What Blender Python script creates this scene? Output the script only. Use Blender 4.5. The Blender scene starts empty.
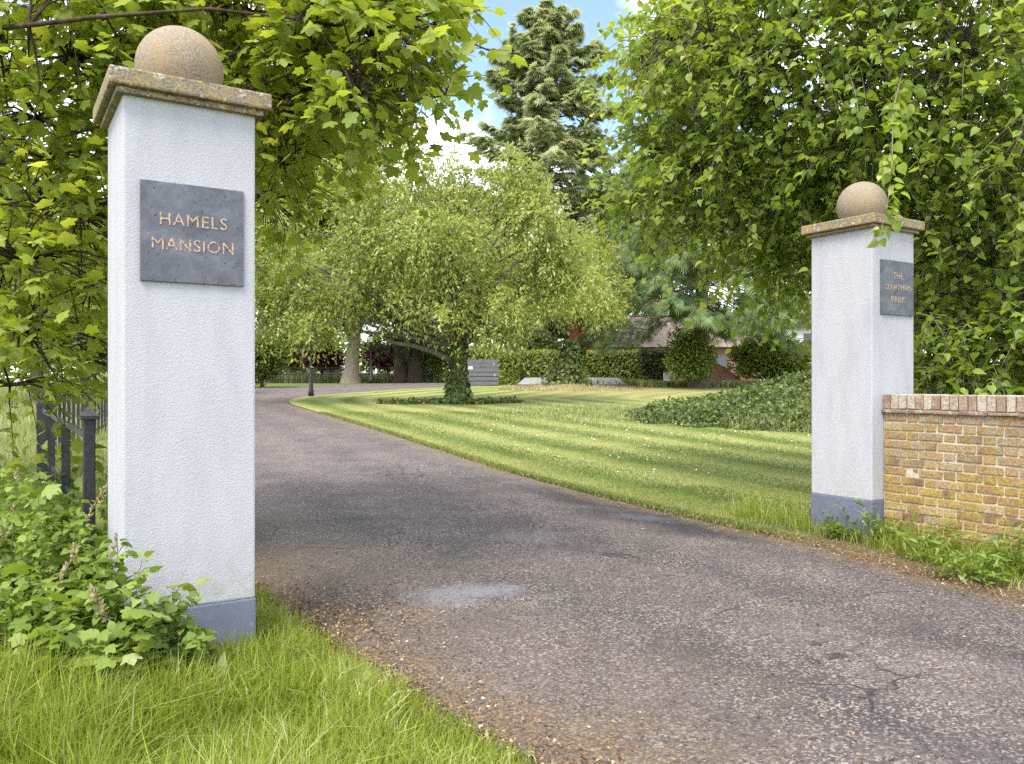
import bpy, bmesh, math, random
import numpy as np
from mathutils import Vector, Matrix

random.seed(7)
RNG = np.random.default_rng(11)
CURL = np.random.default_rng(12)
C = bpy.context.scene.collection
F, HX, HY, CAMZ = 816.0, 512.0, 381.6, 1.5
UP = np.array([0, 0, 1.0])


# ------------------------------------------------------------------ terrain
def g(x, y):
    x = np.asarray(x, float); y = np.asarray(y, float)
    k = 0.03
    t = y - 8.0
    z = k * np.log1p(np.exp(np.clip(t / 1.5, -30, 30))) * 1.5
    z = np.where(t > 45, k * t, z)
    z = 1.42 - np.log1p(np.exp(np.clip((1.42 - z) / 0.07, -30, 30))) * 0.07 if False else np.minimum(z, 1.42)
    z = z + 1.2 * np.exp(-((x - 9.6) / 3.2) ** 2 - ((y - 23.0) / 3.4) ** 2)
    z = z + 0.42 * np.exp(-((x - 2.86) / 1.9) ** 2 - ((y - 44) / 1.9) ** 2)
    return z


def gz(x, y):
    return float(g(x, y))


def at(px, py, Y):
    """point that stands at depth Y in the direction of a place in the view"""
    return np.array([(px - HX) / F * Y, Y, CAMZ - (py - HY) / F * Y])


def ga(px, Y):
    x = (px - HX) / F * Y
    return np.array([x, Y, gz(x, Y)])


# ------------------------------------------------------------------ objects
def tag(o, label=None, cat=None, group=None, kind=None):
    if label: o['label'] = label
    if cat: o['category'] = cat
    if group: o['group'] = group
    if kind: o['kind'] = kind
    return o


def empty(name, loc, rz=0.0, label=None, cat=None, group=None):
    o = bpy.data.objects.new(name, None); C.objects.link(o)
    o.empty_display_size = 0.2
    o.location = [float(v) for v in loc]; o.rotation_euler = (0, 0, rz)
    return tag(o, label, cat, group)


def mesh_np(name, V, faces, mat, parent=None, attrs=None, origin=None, smooth=True):
    V = np.asarray(V, np.float64)
    if origin is not None: V = V - np.asarray(origin)
    if not isinstance(faces, (list, tuple)): faces = [faces]
    me = bpy.data.meshes.new(name)
    me.vertices.add(len(V)); me.vertices.foreach_set('co', V.astype(np.float32).ravel())
    idx = np.concatenate([np.asarray(f, np.int32).ravel() for f in faces])
    tot = np.concatenate([np.full(len(f), np.asarray(f).shape[1], np.int32) for f in faces])
    me.loops.add(len(idx)); me.loops.foreach_set('vertex_index', idx)
    me.polygons.add(len(tot))
    st = np.concatenate([[0], np.cumsum(tot)[:-1]]).astype(np.int32)
    me.polygons.foreach_set('loop_start', st)
    me.polygons.foreach_set('use_smooth', np.full(len(tot), smooth, bool))
    me.update(calc_edges=True); me.validate()
    for k, a in (attrs or {}).items():
        at_ = me.attributes.new(k, 'FLOAT', 'POINT')
        at_.data.foreach_set('value', np.asarray(a, np.float32).ravel())
    if mat: me.materials.append(mat)
    o = bpy.data.objects.new(name, me); C.objects.link(o)
    if parent: o.parent = parent
    elif origin is not None: o.location = [float(v) for v in origin]
    return o


class MB:
    """collects boxes, lathes and prisms; built as one mesh"""
    def __init__(s): s.bm = bmesh.new()

    def box(s, size, loc, rz=0, bev=0.0, rot=None):
        m = Matrix.Translation(loc) @ (rot if rot is not None else Matrix.Rotation(rz, 4, 'Z')) @ Matrix.Diagonal((*size, 1))
        r = bmesh.ops.create_cube(s.bm, size=1, matrix=m)
        if bev:
            es = list({e for v in r['verts'] for e in v.link_edges})
            bmesh.ops.bevel(s.bm, geom=es, offset=bev, segments=2, affect='EDGES', profile=.6)
        return s

    def bar(s, p, q, w, h=None, roll=0):
        p = Vector(p); q = Vector(q); d = q - p
        rot = d.to_track_quat('Y', 'Z').to_matrix().to_4x4()
        return s.box((w, d.length, h or w), (p + q) / 2, rot=rot)

    def lathe(s, prof, loc=(0, 0, 0), n=24):
        loc = Vector(loc); rings = []
        for (r, z) in prof:
            if r < 1e-5: rings.append([s.bm.verts.new(loc + Vector((0, 0, z)))])
            else: rings.append([s.bm.verts.new(loc + Vector((r * math.cos(2 * math.pi * k / n), r * math.sin(2 * math.pi * k / n), z))) for k in range(n)])
        for a, b in zip(rings, rings[1:]):
            for k in range(n):
                k2 = (k + 1) % n
                if len(a) == 1 and len(b) == 1: continue
                if len(a) == 1: s.bm.faces.new((a[0], b[k2], b[k]))
                elif len(b) == 1: s.bm.faces.new((a[k], a[k2], b[0]))
                else: s.bm.faces.new((a[k], a[k2], b[k2], b[k]))
        for R, flip in ((rings[0], True), (rings[-1], False)):
            if len(R) > 1: s.bm.faces.new(R[::-1] if flip else R)
        return s

    def poly(s, pts, depth_vec):
        a = [s.bm.verts.new(p) for p in pts]; b = [s.bm.verts.new(Vector(p) + Vector(depth_vec)) for p in pts]
        s.bm.faces.new(a[::-1]); s.bm.faces.new(b)
        for k in range(len(a)):
            k2 = (k + 1) % len(a); s.bm.faces.new((a[k], a[k2], b[k2], b[k]))
        return s

    def build(s, name, mat, parent=None, smooth=False):
        bmesh.ops.recalc_face_normals(s.bm, faces=s.bm.faces)
        me = bpy.data.meshes.new(name); s.bm.to_mesh(me); s.bm.free()
        for p in me.polygons: p.use_smooth = smooth
        if mat: me.materials.append(mat)
        o = bpy.data.objects.new(name, me); C.objects.link(o)
        if parent: o.parent = parent
        return o


def copy_tree(o, parent=None):
    c = o.copy(); C.objects.link(c)
    if parent: c.parent = parent
    for ch in list(o.children): copy_tree(ch, c)
    return c


# ------------------------------------------------------------------ materials
class NT:
    def __init__(s, name):
        s.m = bpy.data.materials.new(name); s.m.use_nodes = True
        s.t = s.m.node_tree; s.b = s.t.nodes['Principled BSDF']; s.out = s.t.nodes['Material Output']

    def n(s, typ, **kw):
        nd = s.t.nodes.new(typ)
        for k, v in kw.items():
            if k in nd.inputs.keys() and not hasattr(nd, k): nd.inputs[k].default_value = v
            else:
                try: setattr(nd, k, v)
                except Exception: nd.inputs[k].default_value = v
        return nd

    def l(s, a, b): s.t.links.new(a, b)

    def coord(s, which='Object'):
        return s.n('ShaderNodeTexCoord').outputs[which]

    def mapping(s, vec, scale=(1, 1, 1), rot=(0, 0, 0)):
        m = s.n('ShaderNodeMapping'); m.inputs['Scale'].default_value = scale; m.inputs['Rotation'].default_value = rot
        s.l(vec, m.inputs['Vector']); return m.outputs[0]

    def noise(s, vec, scale, detail=4, rough=.6, dist=0):
        n = s.n('ShaderNodeTexNoise'); n.inputs['Scale'].default_value = scale; n.inputs['Detail'].default_value = detail
        n.inputs['Roughness'].default_value = rough; n.inputs['Distortion'].default_value = dist
        s.l(vec, n.inputs['Vector']); return n.outputs['Fac']

    def voro(s, vec, scale, feature='F1', out='Distance', rnd=1.0):
        n = s.n('ShaderNodeTexVoronoi'); n.feature = feature; n.inputs['Scale'].default_value = scale
        n.inputs['Randomness'].default_value = rnd
        s.l(vec, n.inputs['Vector']); return n.outputs[out]

    def ramp(s, fac, stops, interp='LINEAR'):
        r = s.n('ShaderNodeValToRGB'); e = r.color_ramp.elements; r.color_ramp.interpolation = interp
        while len(e) < len(stops): e.new(.5)
        for el, (p, c) in zip(e, stops):
            el.position = p; el.color = (*c, 1) if not np.isscalar(c) else (c, c, c, 1)
        s.l(fac, r.inputs[0]); return r.outputs[0]

    def mix(s, fac, a, b, mode='MIX'):
        m = s.n('ShaderNodeMix'); m.data_type = 'RGBA'; m.blend_type = mode
        for sock, v in ((m.inputs[0], fac), (m.inputs[6], a), (m.inputs[7], b)):
            if hasattr(v, 'is_output'): s.l(v, sock)
            elif np.isscalar(v): sock.default_value = v
            else: sock.default_value = (*v, 1)
        return m.outputs[2]

    def math(s, op, a, b=0.0, clamp=False):
        m = s.n('ShaderNodeMath'); m.operation = op; m.use_clamp = clamp
        for sock, v in ((m.inputs[0], a), (m.inputs[1], b)):
            if hasattr(v, 'is_output'): s.l(v, sock)
            else: sock.default_value = v
        return m.outputs[0]

    def attr(s, name):
        a = s.n('ShaderNodeAttribute'); a.attribute_name = name; return a.outputs['Fac']

    def bump(s, h, dist, strength=1.0, normal=None):
        b = s.n('ShaderNodeBump'); b.inputs['Distance'].default_value = dist; b.inputs['Strength'].default_value = strength
        s.l(h, b.inputs['Height'])
        if normal: s.l(normal, b.inputs['Normal'])
        return b.outputs[0]

    def set(s, color=None, rough=None, normal=None, spec=None, metal=None):
        b = s.b
        for sock, v in ((b.inputs['Base Color'], color), (b.inputs['Roughness'], rough), (b.inputs['Normal'], normal),
                        (b.inputs['Specular IOR Level'], spec), (b.inputs['Metallic'], metal)):
            if v is None: continue
            if hasattr(v, 'is_output'): s.l(v, sock)
            elif np.isscalar(v): sock.default_value = v
            else: sock.default_value = (*v, 1)
        return s.m


def leaf_mat(name, stops, transl=.4, rough=.42, spec=.35, tint=(1.25, 1.2, .55)):
    n = NT(name)
    col = n.ramp(n.attr('rnd'), stops)
    n.set(color=col, rough=rough, spec=spec)
    tr = n.n('ShaderNodeBsdfTranslucent')
    tc = n.mix(1.0, col, tint, 'MULTIPLY'); n.l(tc, tr.inputs['Color'])
    mx = n.n('ShaderNodeMixShader'); mx.inputs[0].default_value = transl
    n.l(n.b.outputs[0], mx.inputs[1]); n.l(tr.outputs[0], mx.inputs[2]); n.l(mx.outputs[0], n.out.inputs['Surface'])
    return n.m


def build_materials():
    M = {}
    # white roughcast render
    n = NT('white_render'); v = n.coord()
    grit = n.noise(v, 100, 4, .75); fine = n.voro(v, 95)
    stain = n.noise(n.mapping(v, (3, 3, .7)), 2.2, 5, .65)
    col = n.mix(n.ramp(stain, [(.45, 0.0), (.8, 1.0)]), (.405, .40, .412), (.35, .345, .345))
    sx = n.n('ShaderNodeSeparateXYZ'); n.l(v, sx.inputs[0])
    spl = n.math('MULTIPLY', n.ramp(sx.outputs[2], [(.34, 1.0), (.75, 0.0)]), n.ramp(n.noise(v, 14, 5, .7), [(.42, 0.0), (.62, .5)]))
    col = n.mix(spl, col, (.30, .28, .20))
    run = n.math('MULTIPLY', n.ramp(n.noise(n.mapping(v, (11, 11, .35)), 1.4, 4, .6), [(.53, 0.0), (.68, .30)]), n.ramp(n.math('MULTIPLY', sx.outputs[2], .3), [(.62, 0.0), (.90, 1.0)]))
    col = n.mix(run, col, (.34, .33, .28))
    spk = n.ramp(n.noise(v, 42, 2, .5), [(.27, 1.0), (.315, 0.0)])
    col = n.mix(n.math('MULTIPLY', spk, .45), col, (.36, .34, .32))
    h = n.math('ADD', grit, n.math('MULTIPLY', fine, .6))
    M['render'] = n.set(color=col, rough=.85, normal=n.bump(h, .004, .55), spec=.2)
    # slate-blue painted plinth
    n = NT('blue_grey_paint'); v = n.coord()
    col = n.ramp(n.noise(v, 6, 6, .65), [(.3, (.100, .112, .150)), (.6, (.128, .140, .182)), (.8, (.18, .19, .225))])
    sx = n.n('ShaderNodeSeparateXYZ'); n.l(v, sx.inputs[0])
    soil = n.math('MULTIPLY', n.ramp(sx.outputs[2], [(.02, 1.0), (.22, 0.0)]), n.ramp(n.noise(v, 16, 5, .7), [(.36, 0.0), (.58, .8)]))
    col = n.mix(soil, col, (.16, .14, .09))
    col = n.mix(n.ramp(n.noise(v, 28, 4, .7), [(.62, 0.0), (.70, .5)]), col, (.30, .30, .32))
    M['plinth'] = n.set(color=col, rough=.6, normal=n.bump(n.noise(v, 120, 3, .7), .003, .6))
    # weathered cap stone with lichen
    n = NT('cap_stone'); v = n.coord()
    col = n.ramp(n.noise(v, 70, 5, .75), [(.3, (.07, .055, .035)), (.5, (.22, .175, .115)), (.68, (.38, .32, .24))])
    lich = n.ramp(n.noise(v, 9, 5, .7), [(.50, 0.0), (.60, 1.0)])
    col = n.mix(n.math('MULTIPLY', lich, .6), col, (.33, .235, .07))
    pale = n.ramp(n.noise(v, 24, 4, .6, .5), [(.58, 0.0), (.64, 1.0)])
    col = n.mix(n.math('MULTIPLY', pale, .6), col, (.55, .52, .42))
    blk = n.ramp(n.noise(v, 13, 5, .7), [(.33, 1.0), (.42, 0.0)])
    col = n.mix(n.math('MULTIPLY', blk, .6), col, (.06, .05, .035))
    M['capstone'] = n.set(color=col, rough=.92, normal=n.bump(n.noise(v, 60, 5, .75), .008, .8), spec=.2)
    n = NT('ball_stone'); v = n.coord()
    col = n.ramp(n.noise(v, 110, 4, .8), [(.3, (.11, .085, .055)), (.5, (.25, .20, .14)), (.7, (.40, .33, .25))])
    big = n.noise(v, 5, 4, .6)
    col = n.mix(n.ramp(big, [(.45, 0.0), (.75, .7)]), col, (.34, .24, .12))
    pit = n.ramp(n.noise(v, 30, 3, .6), [(.26, 1.0), (.31, 0.0)])
    col = n.mix(n.math('MULTIPLY', pit, .6), col, (.10, .08, .055))
    M['ballstone'] = n.set(color=col, rough=.9, normal=n.bump(n.noise(v, 120, 4, .75), .005, .8), spec=.2)
    # slate
    n = NT('slate'); v = n.coord()
    col = n.ramp(n.noise(v, 7, 6, .7, .6), [(.3, (.055, .057, .066)), (.55, (.105, .108, .125)), (.75, (.17, .175, .195))])
    fl = n.ramp(n.noise(v, 48, 3, .6), [(.30, 1.0), (.36, 0.0)])
    col = n.mix(n.math('MULTIPLY', fl, .8), col, (.02, .02, .024))
    M['slate'] = n.set(color=col, rough=.5, normal=n.bump(n.noise(v, 45, 4, .7), .003, .5), spec=.4)
    n = NT('gilt_lettering'); v = n.coord()
    col = n.ramp(n.noise(v, 60, 3, .7), [(.36, (.10, .08, .06)), (.47, (.36, .25, .15)), (.7, (.56, .43, .30))])
    M['gilt'] = n.set(color=col, rough=.5, spec=.4)
    # black iron paint
    n = NT('black_iron_paint'); v = n.coord()
    col = n.ramp(n.noise(v, 40, 5, .7), [(.3, (.008, .008, .009)), (.62, (.022, .022, .024)), (.75, (.09, .085, .075))])
    M['iron'] = n.set(color=col, rough=.45, normal=n.bump(n.noise(v, 60, 4, .7), .004, .8), spec=.5)
    # bricks
    n = NT('old_brick'); v = n.coord(); r = n.attr('rnd'); hgt = n.attr('hz')
    base = n.ramp(r, [(0, (.20, .12, .07)), (.25, (.36, .19, .09)), (.5, (.43, .28, .14)), (.75, (.38, .19, .11)), (1, (.48, .37, .22))])
    moss = n.ramp(n.noise(v, 5.5, 5, .65), [(.4, 0.0), (.62, 1.0)])
    ochre = n.mix(n.noise(v, 9, 4, .6), (.52, .32, .035), (.38, .31, .08))
    low = n.ramp(hgt, [(.05, 1.0), (.6, .95), (1.1, .5)])
    col = n.mix(n.math('MULTIPLY', moss, low), base, ochre)
    grey = n.math('MULTIPLY', n.ramp(n.noise(v, 7, 4, .6), [(.42, 0.0), (.6, 1.0)]), n.ramp(hgt, [(.6, 0.0), (1.0, .75)]))
    col = n.mix(grey, col, (.34, .30, .23))
    dirt = n.noise(v, 55, 4, .75)
    col = n.mix(n.ramp(dirt, [(.36, .75), (.62, 0.05)]), col, (.10, .075, .04))
    M['brick'] = n.set(color=col, rough=.92, normal=n.bump(n.noise(v, 70, 5, .75), .006, .8), spec=.15)
    n = NT('lime_mortar'); v = n.coord()
    col = n.ramp(n.noise(v, 25, 5, .7), [(.3, (.36, .30, .20)), (.65, (.56, .49, .36))])
    M['mortar'] = n.set(color=col, rough=.95, normal=n.bump(n.noise(v, 120, 3, .7), .004, .8), spec=.1)
    n = NT('coping_brick'); v = n.coord(); r = n.attr('rnd')
    base = n.ramp(r, [(0, (.19, .12, .085)), (.35, (.28, .19, .13)), (.7, (.36, .28, .20)), (1, (.44, .38, .29))])
    pl = n.ramp(n.noise(v, 14, 5, .7), [(.5, 0.0), (.62, 1.0)])
    col = n.mix(n.math('MULTIPLY', pl, .6), base, (.50, .45, .36))
    col = n.mix(n.ramp(n.noise(v, 60, 4, .75), [(.35, .55), (.55, 0.0)]), col, (.08, .05, .035))
    M['coping'] = n.set(color=col, rough=.92, normal=n.bump(n.noise(v, 70, 5, .75), .006, .8), spec=.15)
    # asphalt
    n = NT('worn_tarmac'); v = n.coord(); ed = n.attr('edge'); wet_sheen = n.attr('wet_sheen'); damp = n.attr('damp')
    big = n.noise(v, .7, 6, .65, .4); mid = n.noise(v, 3.2, 6, .7, .3)
    base = n.mix(n.ramp(big, [(.35, 0.0), (.65, 1.0)]), (.088, .068, .061), (.138, .108, .098))
    base = n.mix(n.ramp(mid, [(.34, .6), (.5, 0.0)]), base, (.058, .045, .043))
    tr = n.attr('track')
    base = n.mix(n.math('MULTIPLY', tr, n.ramp(n.noise(v, 1.3, 5, .7), [(.3, .2), (.6, .8)])), base, (.052, .043, .043))
    chips = n.voro(v, 88, 'F1', 'Color'); sep = n.n('ShaderNodeSeparateColor'); n.l(chips, sep.inputs[0])
    chipm = n.ramp(sep.outputs[0], [(.60, 0.0), (.82, 1.0)])
    chipm = n.math('MULTIPLY', chipm, n.ramp(n.noise(v, 1.7, 5, .7), [(.32, .25), (.62, 1.0)]))
    chipc = n.mix(sep.outputs[1], (.24, .19, .145), (.44, .37, .29))
    col = n.mix(n.math('MULTIPLY', chipm, .85), base, chipc)
    drk = n.ramp(sep.outputs[2], [(.1, .8), (.3, 0.0)])
    col = n.mix(drk, col, (.032, .028, .028))
    # cracks
    wob = n.n('ShaderNodeVectorMath'); wob.operation = 'ADD'
    nz = n.n('ShaderNodeTexNoise'); nz.inputs['Scale'].default_value = 2.5; nz.inputs['Detail'].default_value = 5; n.l(v, nz.inputs['Vector'])
    sc = n.n('ShaderNodeVectorMath'); sc.operation = 'SCALE'; sc.inputs['Scale'].default_value = .55; n.l(nz.outputs['Color'], sc.inputs[0])
    n.l(v, wob.inputs[0]); n.l(sc.outputs[0], wob.inputs[1])
    cr = n.voro(n.mapping(wob.outputs[0], (.55, .8, 1)), .8, 'DISTANCE_TO_EDGE')
    crm = n.math('MULTIPLY', n.ramp(cr, [(.002, .85), (.0065, 0.0)]), n.ramp(n.noise(v, .8, 2, .5), [(.52, 0.0), (.60, 1.0)]))
    col = n.mix(crm, col, (.02, .017, .015))
    # damp, litter and edge dirt
    col = n.mix(n.math('MULTIPLY', damp, n.ramp(mid, [(.3, 1.0), (.8, .7)])), col, (.022, .019, .020))
    dn = n.noise(v, 9, 6, .75)
    dm = n.math('MULTIPLY', ed, n.ramp(dn, [(.36, 0.0), (.52, 1.0)]))
    dcol = n.ramp(n.noise(v, 55, 4, .8), [(.35, (.055, .034, .018)), (.5, (.15, .10, .055)), (.68, (.34, .26, .16))])
    col = n.mix(dm, col, dcol)
    wm = n.math('MULTIPLY', wet_sheen, n.ramp(n.noise(v, 9, 4, .6), [(.30, .35), (.62, 1.0)]))
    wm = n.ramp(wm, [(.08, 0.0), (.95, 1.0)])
    col = n.mix(n.math('MULTIPLY', wm, .8), col, (.20, .20, .215))  # puddle and wet patches coloured pale blue-grey: sky sheen painted into the tarmac
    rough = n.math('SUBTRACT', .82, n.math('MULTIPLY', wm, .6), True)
    hh = n.math('ADD', n.math('MULTIPLY', n.voro(v, 85), -.5), n.noise(v, 160, 3, .7))
    hh = n.math('SUBTRACT', hh, n.math('MULTIPLY', crm, 2.0))
    hh = n.math('MULTIPLY', hh, n.math('SUBTRACT', 1.0, n.math('MULTIPLY', wm, .8)))
    M['tarmac'] = n.set(color=col, rough=rough, normal=n.bump(hh, .012, .8), spec=.35)
    # soil / ground
    n = NT('rough_ground'); v = n.coord()
    soil = n.ramp(n.noise(v, 40, 5, .8), [(.33, (.05, .032, .018)), (.5, (.13, .088, .05)), (.7, (.30, .23, .14))])
    grn = n.ramp(n.noise(v, 25, 5, .75), [(.3, (.05, .08, .014)), (.7, (.16, .20, .04))])
    col = n.mix(n.attr('grass'), soil, grn)
    M['ground'] = n.set(color=col, rough=.95, normal=n.bump(n.noise(v, 60, 5, .8), .02, .8), spec=.1)
    # lawn
    n = NT('mown_lawn'); v = n.coord(); d = n.attr('dist')
    band = n.math('MULTIPLY', n.math('SINE', n.math('MULTIPLY', n.math('ADD', d, n.math('MULTIPLY', n.noise(v, .6, 3, .6), .5)), 2 * math.pi / 1.5)), 1.2)
    fade = n.ramp(n.noise(v, .25, 3, .5), [(.35, .6), (.65, 1.0)])
    bf = n.math('MULTIPLY_ADD', band, .5); n.t.nodes[-1].inputs[2].default_value = .5; n.t.nodes[-1].use_clamp = True
    c1 = n.ramp(n.noise(v, 45, 5, .8), [(.32, (.065, .095, .018)), (.5, (.125, .165, .034)), (.7, (.22, .25, .07))])
    c2 = n.ramp(n.noise(v, 45, 5, .8), [(.32, (.17, .19, .05)), (.5, (.30, .31, .10)), (.7, (.46, .45, .20))])
    col = n.mix(n.math('MULTIPLY', bf, fade), c1, c2)
    dry = n.math('MULTIPLY', n.ramp(n.noise(v, .35, 5, .6, .3), [(.48, 0.0), (.68, 1.0)]), .6)
    col = n.mix(dry, col, n.mix(n.noise(v, 30, 4, .8), (.22, .20, .055), (.40, .36, .14)))
    yd = n.attr('dry')
    col = n.mix(n.math('MULTIPLY', yd, n.ramp(n.noise(v, .5, 4, .6), [(.3, .3), (.6, 1.0)])), col, n.mix(n.noise(v, 20, 4, .8), (.20, .17, .055), (.40, .34, .16)))
    M['lawn'] = n.set(color=col, rough=.9, normal=n.bump(n.noise(v, 90, 4, .8), .02, 1.0), spec=.15)
    # bark
    for nm, cs, sc in (('bark_grey', [(.3, (.045, .038, .03)), (.55, (.15, .13, .10)), (.75, (.27, .24, .19))], (9, 9, 2)),
                       ('bark_brown', [(.3, (.028, .019, .013)), (.55, (.085, .058, .04)), (.75, (.17, .12, .085))], (9, 9, 1.6)),
                       ('bark_red', [(.3, (.09, .04, .022)), (.55, (.20, .095, .05)), (.75, (.32, .18, .11))], (8, 8, 1.6)),
                       ('bark_pale', [(.3, (.10, .085, .06)), (.55, (.24, .20, .14)), (.75, (.38, .33, .24))], (14, 14, 5))):
        n = NT(nm); v = n.coord(); w = n.mapping(v, sc)
        col = n.ramp(n.noise(w, 1.6, 6, .7, .4), cs)
        mossy = n.ramp(n.noise(v, 1.8, 5, .6), [(.5, 0.0), (.7, .5)])
        col = n.mix(mossy, col, (.10, .11, .04))
        M[nm] = n.set(color=col, rough=.92, normal=n.bump(n.noise(w, 2.2, 6, .75), .03, .9), spec=.15)
    # leaves
    M['leaf_sycamore'] = leaf_mat('sycamore_leaf', [(0, (.16, .23, .04)), (.4, (.26, .33, .05)), (.75, (.38, .43, .07)), (.93, (.50, .51, .12)), (1, (.55, .56, .32))], .56)
    M['leaf_lime'] = leaf_mat('lime_leaf', [(0, (.13, .21, .03)), (.5, (.24, .33, .05)), (.85, (.38, .44, .08)), (1, (.52, .53, .16))], .54)
    M['leaf_cherry'] = leaf_mat('weeping_leaf', [(0, (.13, .185, .042)), (.4, (.28, .33, .075)), (.8, (.45, .46, .15)), (1, (.60, .57, .29))], .45, tint=(1.2, 1.17, .6))
    M['leaf_mid'] = leaf_mat('broad_leaf_green', [(0, (.07, .115, .02)), (.5, (.14, .20, .035)), (1, (.26, .31, .06))], .42)
    M['leaf_bright'] = leaf_mat('broad_leaf_bright', [(0, (.10, .155, .03)), (.5, (.20, .265, .045)), (1, (.35, .38, .10))], .45)
    M['leaf_dark'] = leaf_mat('evergreen_dark', [(0, (.04, .06, .018)), (.6, (.09, .12, .035)), (1, (.18, .205, .07))], .35)
    M['leaf_ivy'] = leaf_mat('ivy_leaf', [(0, (.04, .065, .016)), (.5, (.10, .14, .03)), (.9, (.20, .24, .06)), (1, (.30, .32, .13))], .3, .5)
    M['leaf_copper'] = leaf_mat('copper_leaf', [(0, (.05, .016, .018)), (.6, (.12, .035, .042)), (1, (.22, .08, .08))], .3, tint=(1.3, .8, .8))
    M['leaf_hedge'] = leaf_mat('hedge_leaf', [(0, (.10, .14, .025)), (.5, (.22, .27, .05)), (1, (.38, .40, .11))], .42)
    M['needle'] = leaf_mat('conifer_needle', [(0, (.19, .23, .11)), (.5, (.36, .40, .20)), (.85, (.48, .50, .26)), (1, (.56, .55, .30))], .48, .6, .2, (1.1, 1.1, .8))
    M['needle_blue'] = leaf_mat('drooping_needle', [(0, (.10, .15, .06)), (.5, (.20, .27, .12)), (.9, (.31, .37, .17)), (1, (.42, .44, .22))], .48, .6, .2, (1.1, 1.1, .8))
    M['grass'] = leaf_mat('grass_blade', [(0, (.12, .17, .018)), (.4, (.22, .29, .03)), (.8, (.36, .41, .07)), (.93, (.50, .49, .17)), (1, (.58, .53, .32))], .45, .5)
    M['grass_lawn'] = leaf_mat('lawn_blade', [(0, (.075, .11, .02)), (.5, (.16, .20, .04)), (.88, (.31, .325, .10)), (1, (.46, .43, .22))], .4, .5)
    M['grass_meadow'] = leaf_mat('meadow_blade', [(0, (.13, .165, .045)), (.5, (.29, .32, .11)), (1, (.52, .50, .30))], .42, .6)
    M['weed'] = leaf_mat('weed_leaf', [(0, (.10, .16, .025)), (.5, (.19, .27, .045)), (.85, (.30, .37, .08)), (1, (.42, .46, .2))], .45, .5)
    M['straw'] = leaf_mat('dry_stalk', [(0, (.26, .19, .09)), (1, (.52, .44, .26))], .2, .7)
    M['litter'] = leaf_mat('dead_leaf', [(0, (.07, .04, .02)), (.5, (.19, .11, .055)), (.85, (.33, .22, .11)), (1, (.48, .40, .25))], .1, .8, tint=(1, .9, .7))
    M['daisy'] = leaf_mat('daisy_petal', [(0, (.75, .75, .72)), (1, (.85, .85, .8))], .2)
    # built things
    n = NT('roof_tile'); v = n.coord()
    w = n.n('ShaderNodeTexWave'); w.wave_type = 'BANDS'; w.bands_direction = 'Z'; w.inputs['Scale'].default_value = 1.1; n.l(v, w.inputs['Vector'])
    col = n.ramp(n.noise(v, 3.5, 6, .8), [(.3, (.09, .062, .048)), (.5, (.17, .12, .092)), (.7, (.25, .20, .165))])
    col = n.mix(n.ramp(n.noise(v, 1.2, 4, .6), [(.5, 0.0), (.75, .6)]), col, (.36, .31, .27))
    M['roof'] = n.set(color=col, rough=.9, normal=n.bump(w.outputs['Fac'], .04, .7))
    n = NT('far_brick'); v = n.coord()
    bt = n.n('ShaderNodeTexBrick'); bt.inputs['Scale'].default_value = 4.4; n.l(n.mapping(v, (1, 1, 1), (math.pi / 2, 0, 0)), bt.inputs['Vector'])
    bt.inputs['Color1'].default_value = (.30, .12, .07, 1); bt.inputs['Color2'].default_value = (.22, .09, .055, 1); bt.inputs['Mortar'].default_value = (.36, .28, .22, 1)
    bt.inputs['Mortar Size'].default_value = .015
    col = n.mix(n.ramp(n.noise(v, 1.5, 5, .7), [(.45, 0.0), (.7, .5)]), bt.outputs['Color'], (.16, .11, .07))
    M['farbrick'] = n.set(color=col, rough=.9)
    n = NT('white_wall'); v = n.coord()
    M['whitewall'] = n.set(color=n.ramp(n.noise(v, 1.5, 5, .6), [(.3, (.62, .61, .58)), (.7, (.78, .77, .75))]), rough=.85)
    n = NT('window_glass'); M['glass'] = n.set(color=(.03, .035, .04), rough=.08, spec=.6)
    n = NT('lantern_glass'); M['lantern'] = n.set(color=(.62, .64, .62), rough=.2, spec=.6)
    n = NT('grey_timber'); v = n.coord()
    M['timber'] = n.set(color=n.ramp(n.noise(n.mapping(v, (2, 2, 30)), 1.5, 5, .7), [(.3, (.075, .075, .082)), (.7, (.17, .17, .18))]), rough=.8)
    n = NT('pale_felt'); v = n.coord()
    M['felt'] = n.set(color=n.ramp(n.noise(v, 3, 5, .7), [(.3, (.34, .35, .36)), (.7, (.52, .53, .54))]), rough=.7)
    n = NT('black_post_paint'); M['post'] = n.set(color=(.014, .015, .016), rough=.4)
    n = NT('white_board'); M['board'] = n.set(color=(.78, .79, .79), rough=.6)
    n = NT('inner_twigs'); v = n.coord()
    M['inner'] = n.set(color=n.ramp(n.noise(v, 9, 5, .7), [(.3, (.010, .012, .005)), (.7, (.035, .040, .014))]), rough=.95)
    return M


M = build_materials()

# ------------------------------------------------------------------ foliage tools
def nrm(a): return a / np.maximum(np.linalg.norm(a, axis=-1, keepdims=True), 1e-9)


def T_quad(w=.2, m=.42, fold=.06):
    return np.array([(0, 0, 0), (w, m, fold), (0, 1, -.06), (-w, m, fold)], float), np.array([(0, 1, 2, 3)])


def T_heart():
    V = [(0, 0, 0), (.26, -.07, .05), (.46, .18, .10), (.40, .50, .09), (.20, .78, .03), (0, 1.06, -.12),
         (-.20, .78, .03), (-.40, .50, .09), (-.46, .18, .10), (-.26, -.07, .05), (0, .25, .0), (0, .55, -.01)]
    Fq = [(0, 1, 2, 10), (10, 2, 3, 11), (11, 3, 4, 5), (0, 10, 8, 9), (10, 11, 7, 8), (11, 5, 6, 7)]
    return np.array(V, float), np.array(Fq)


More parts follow.
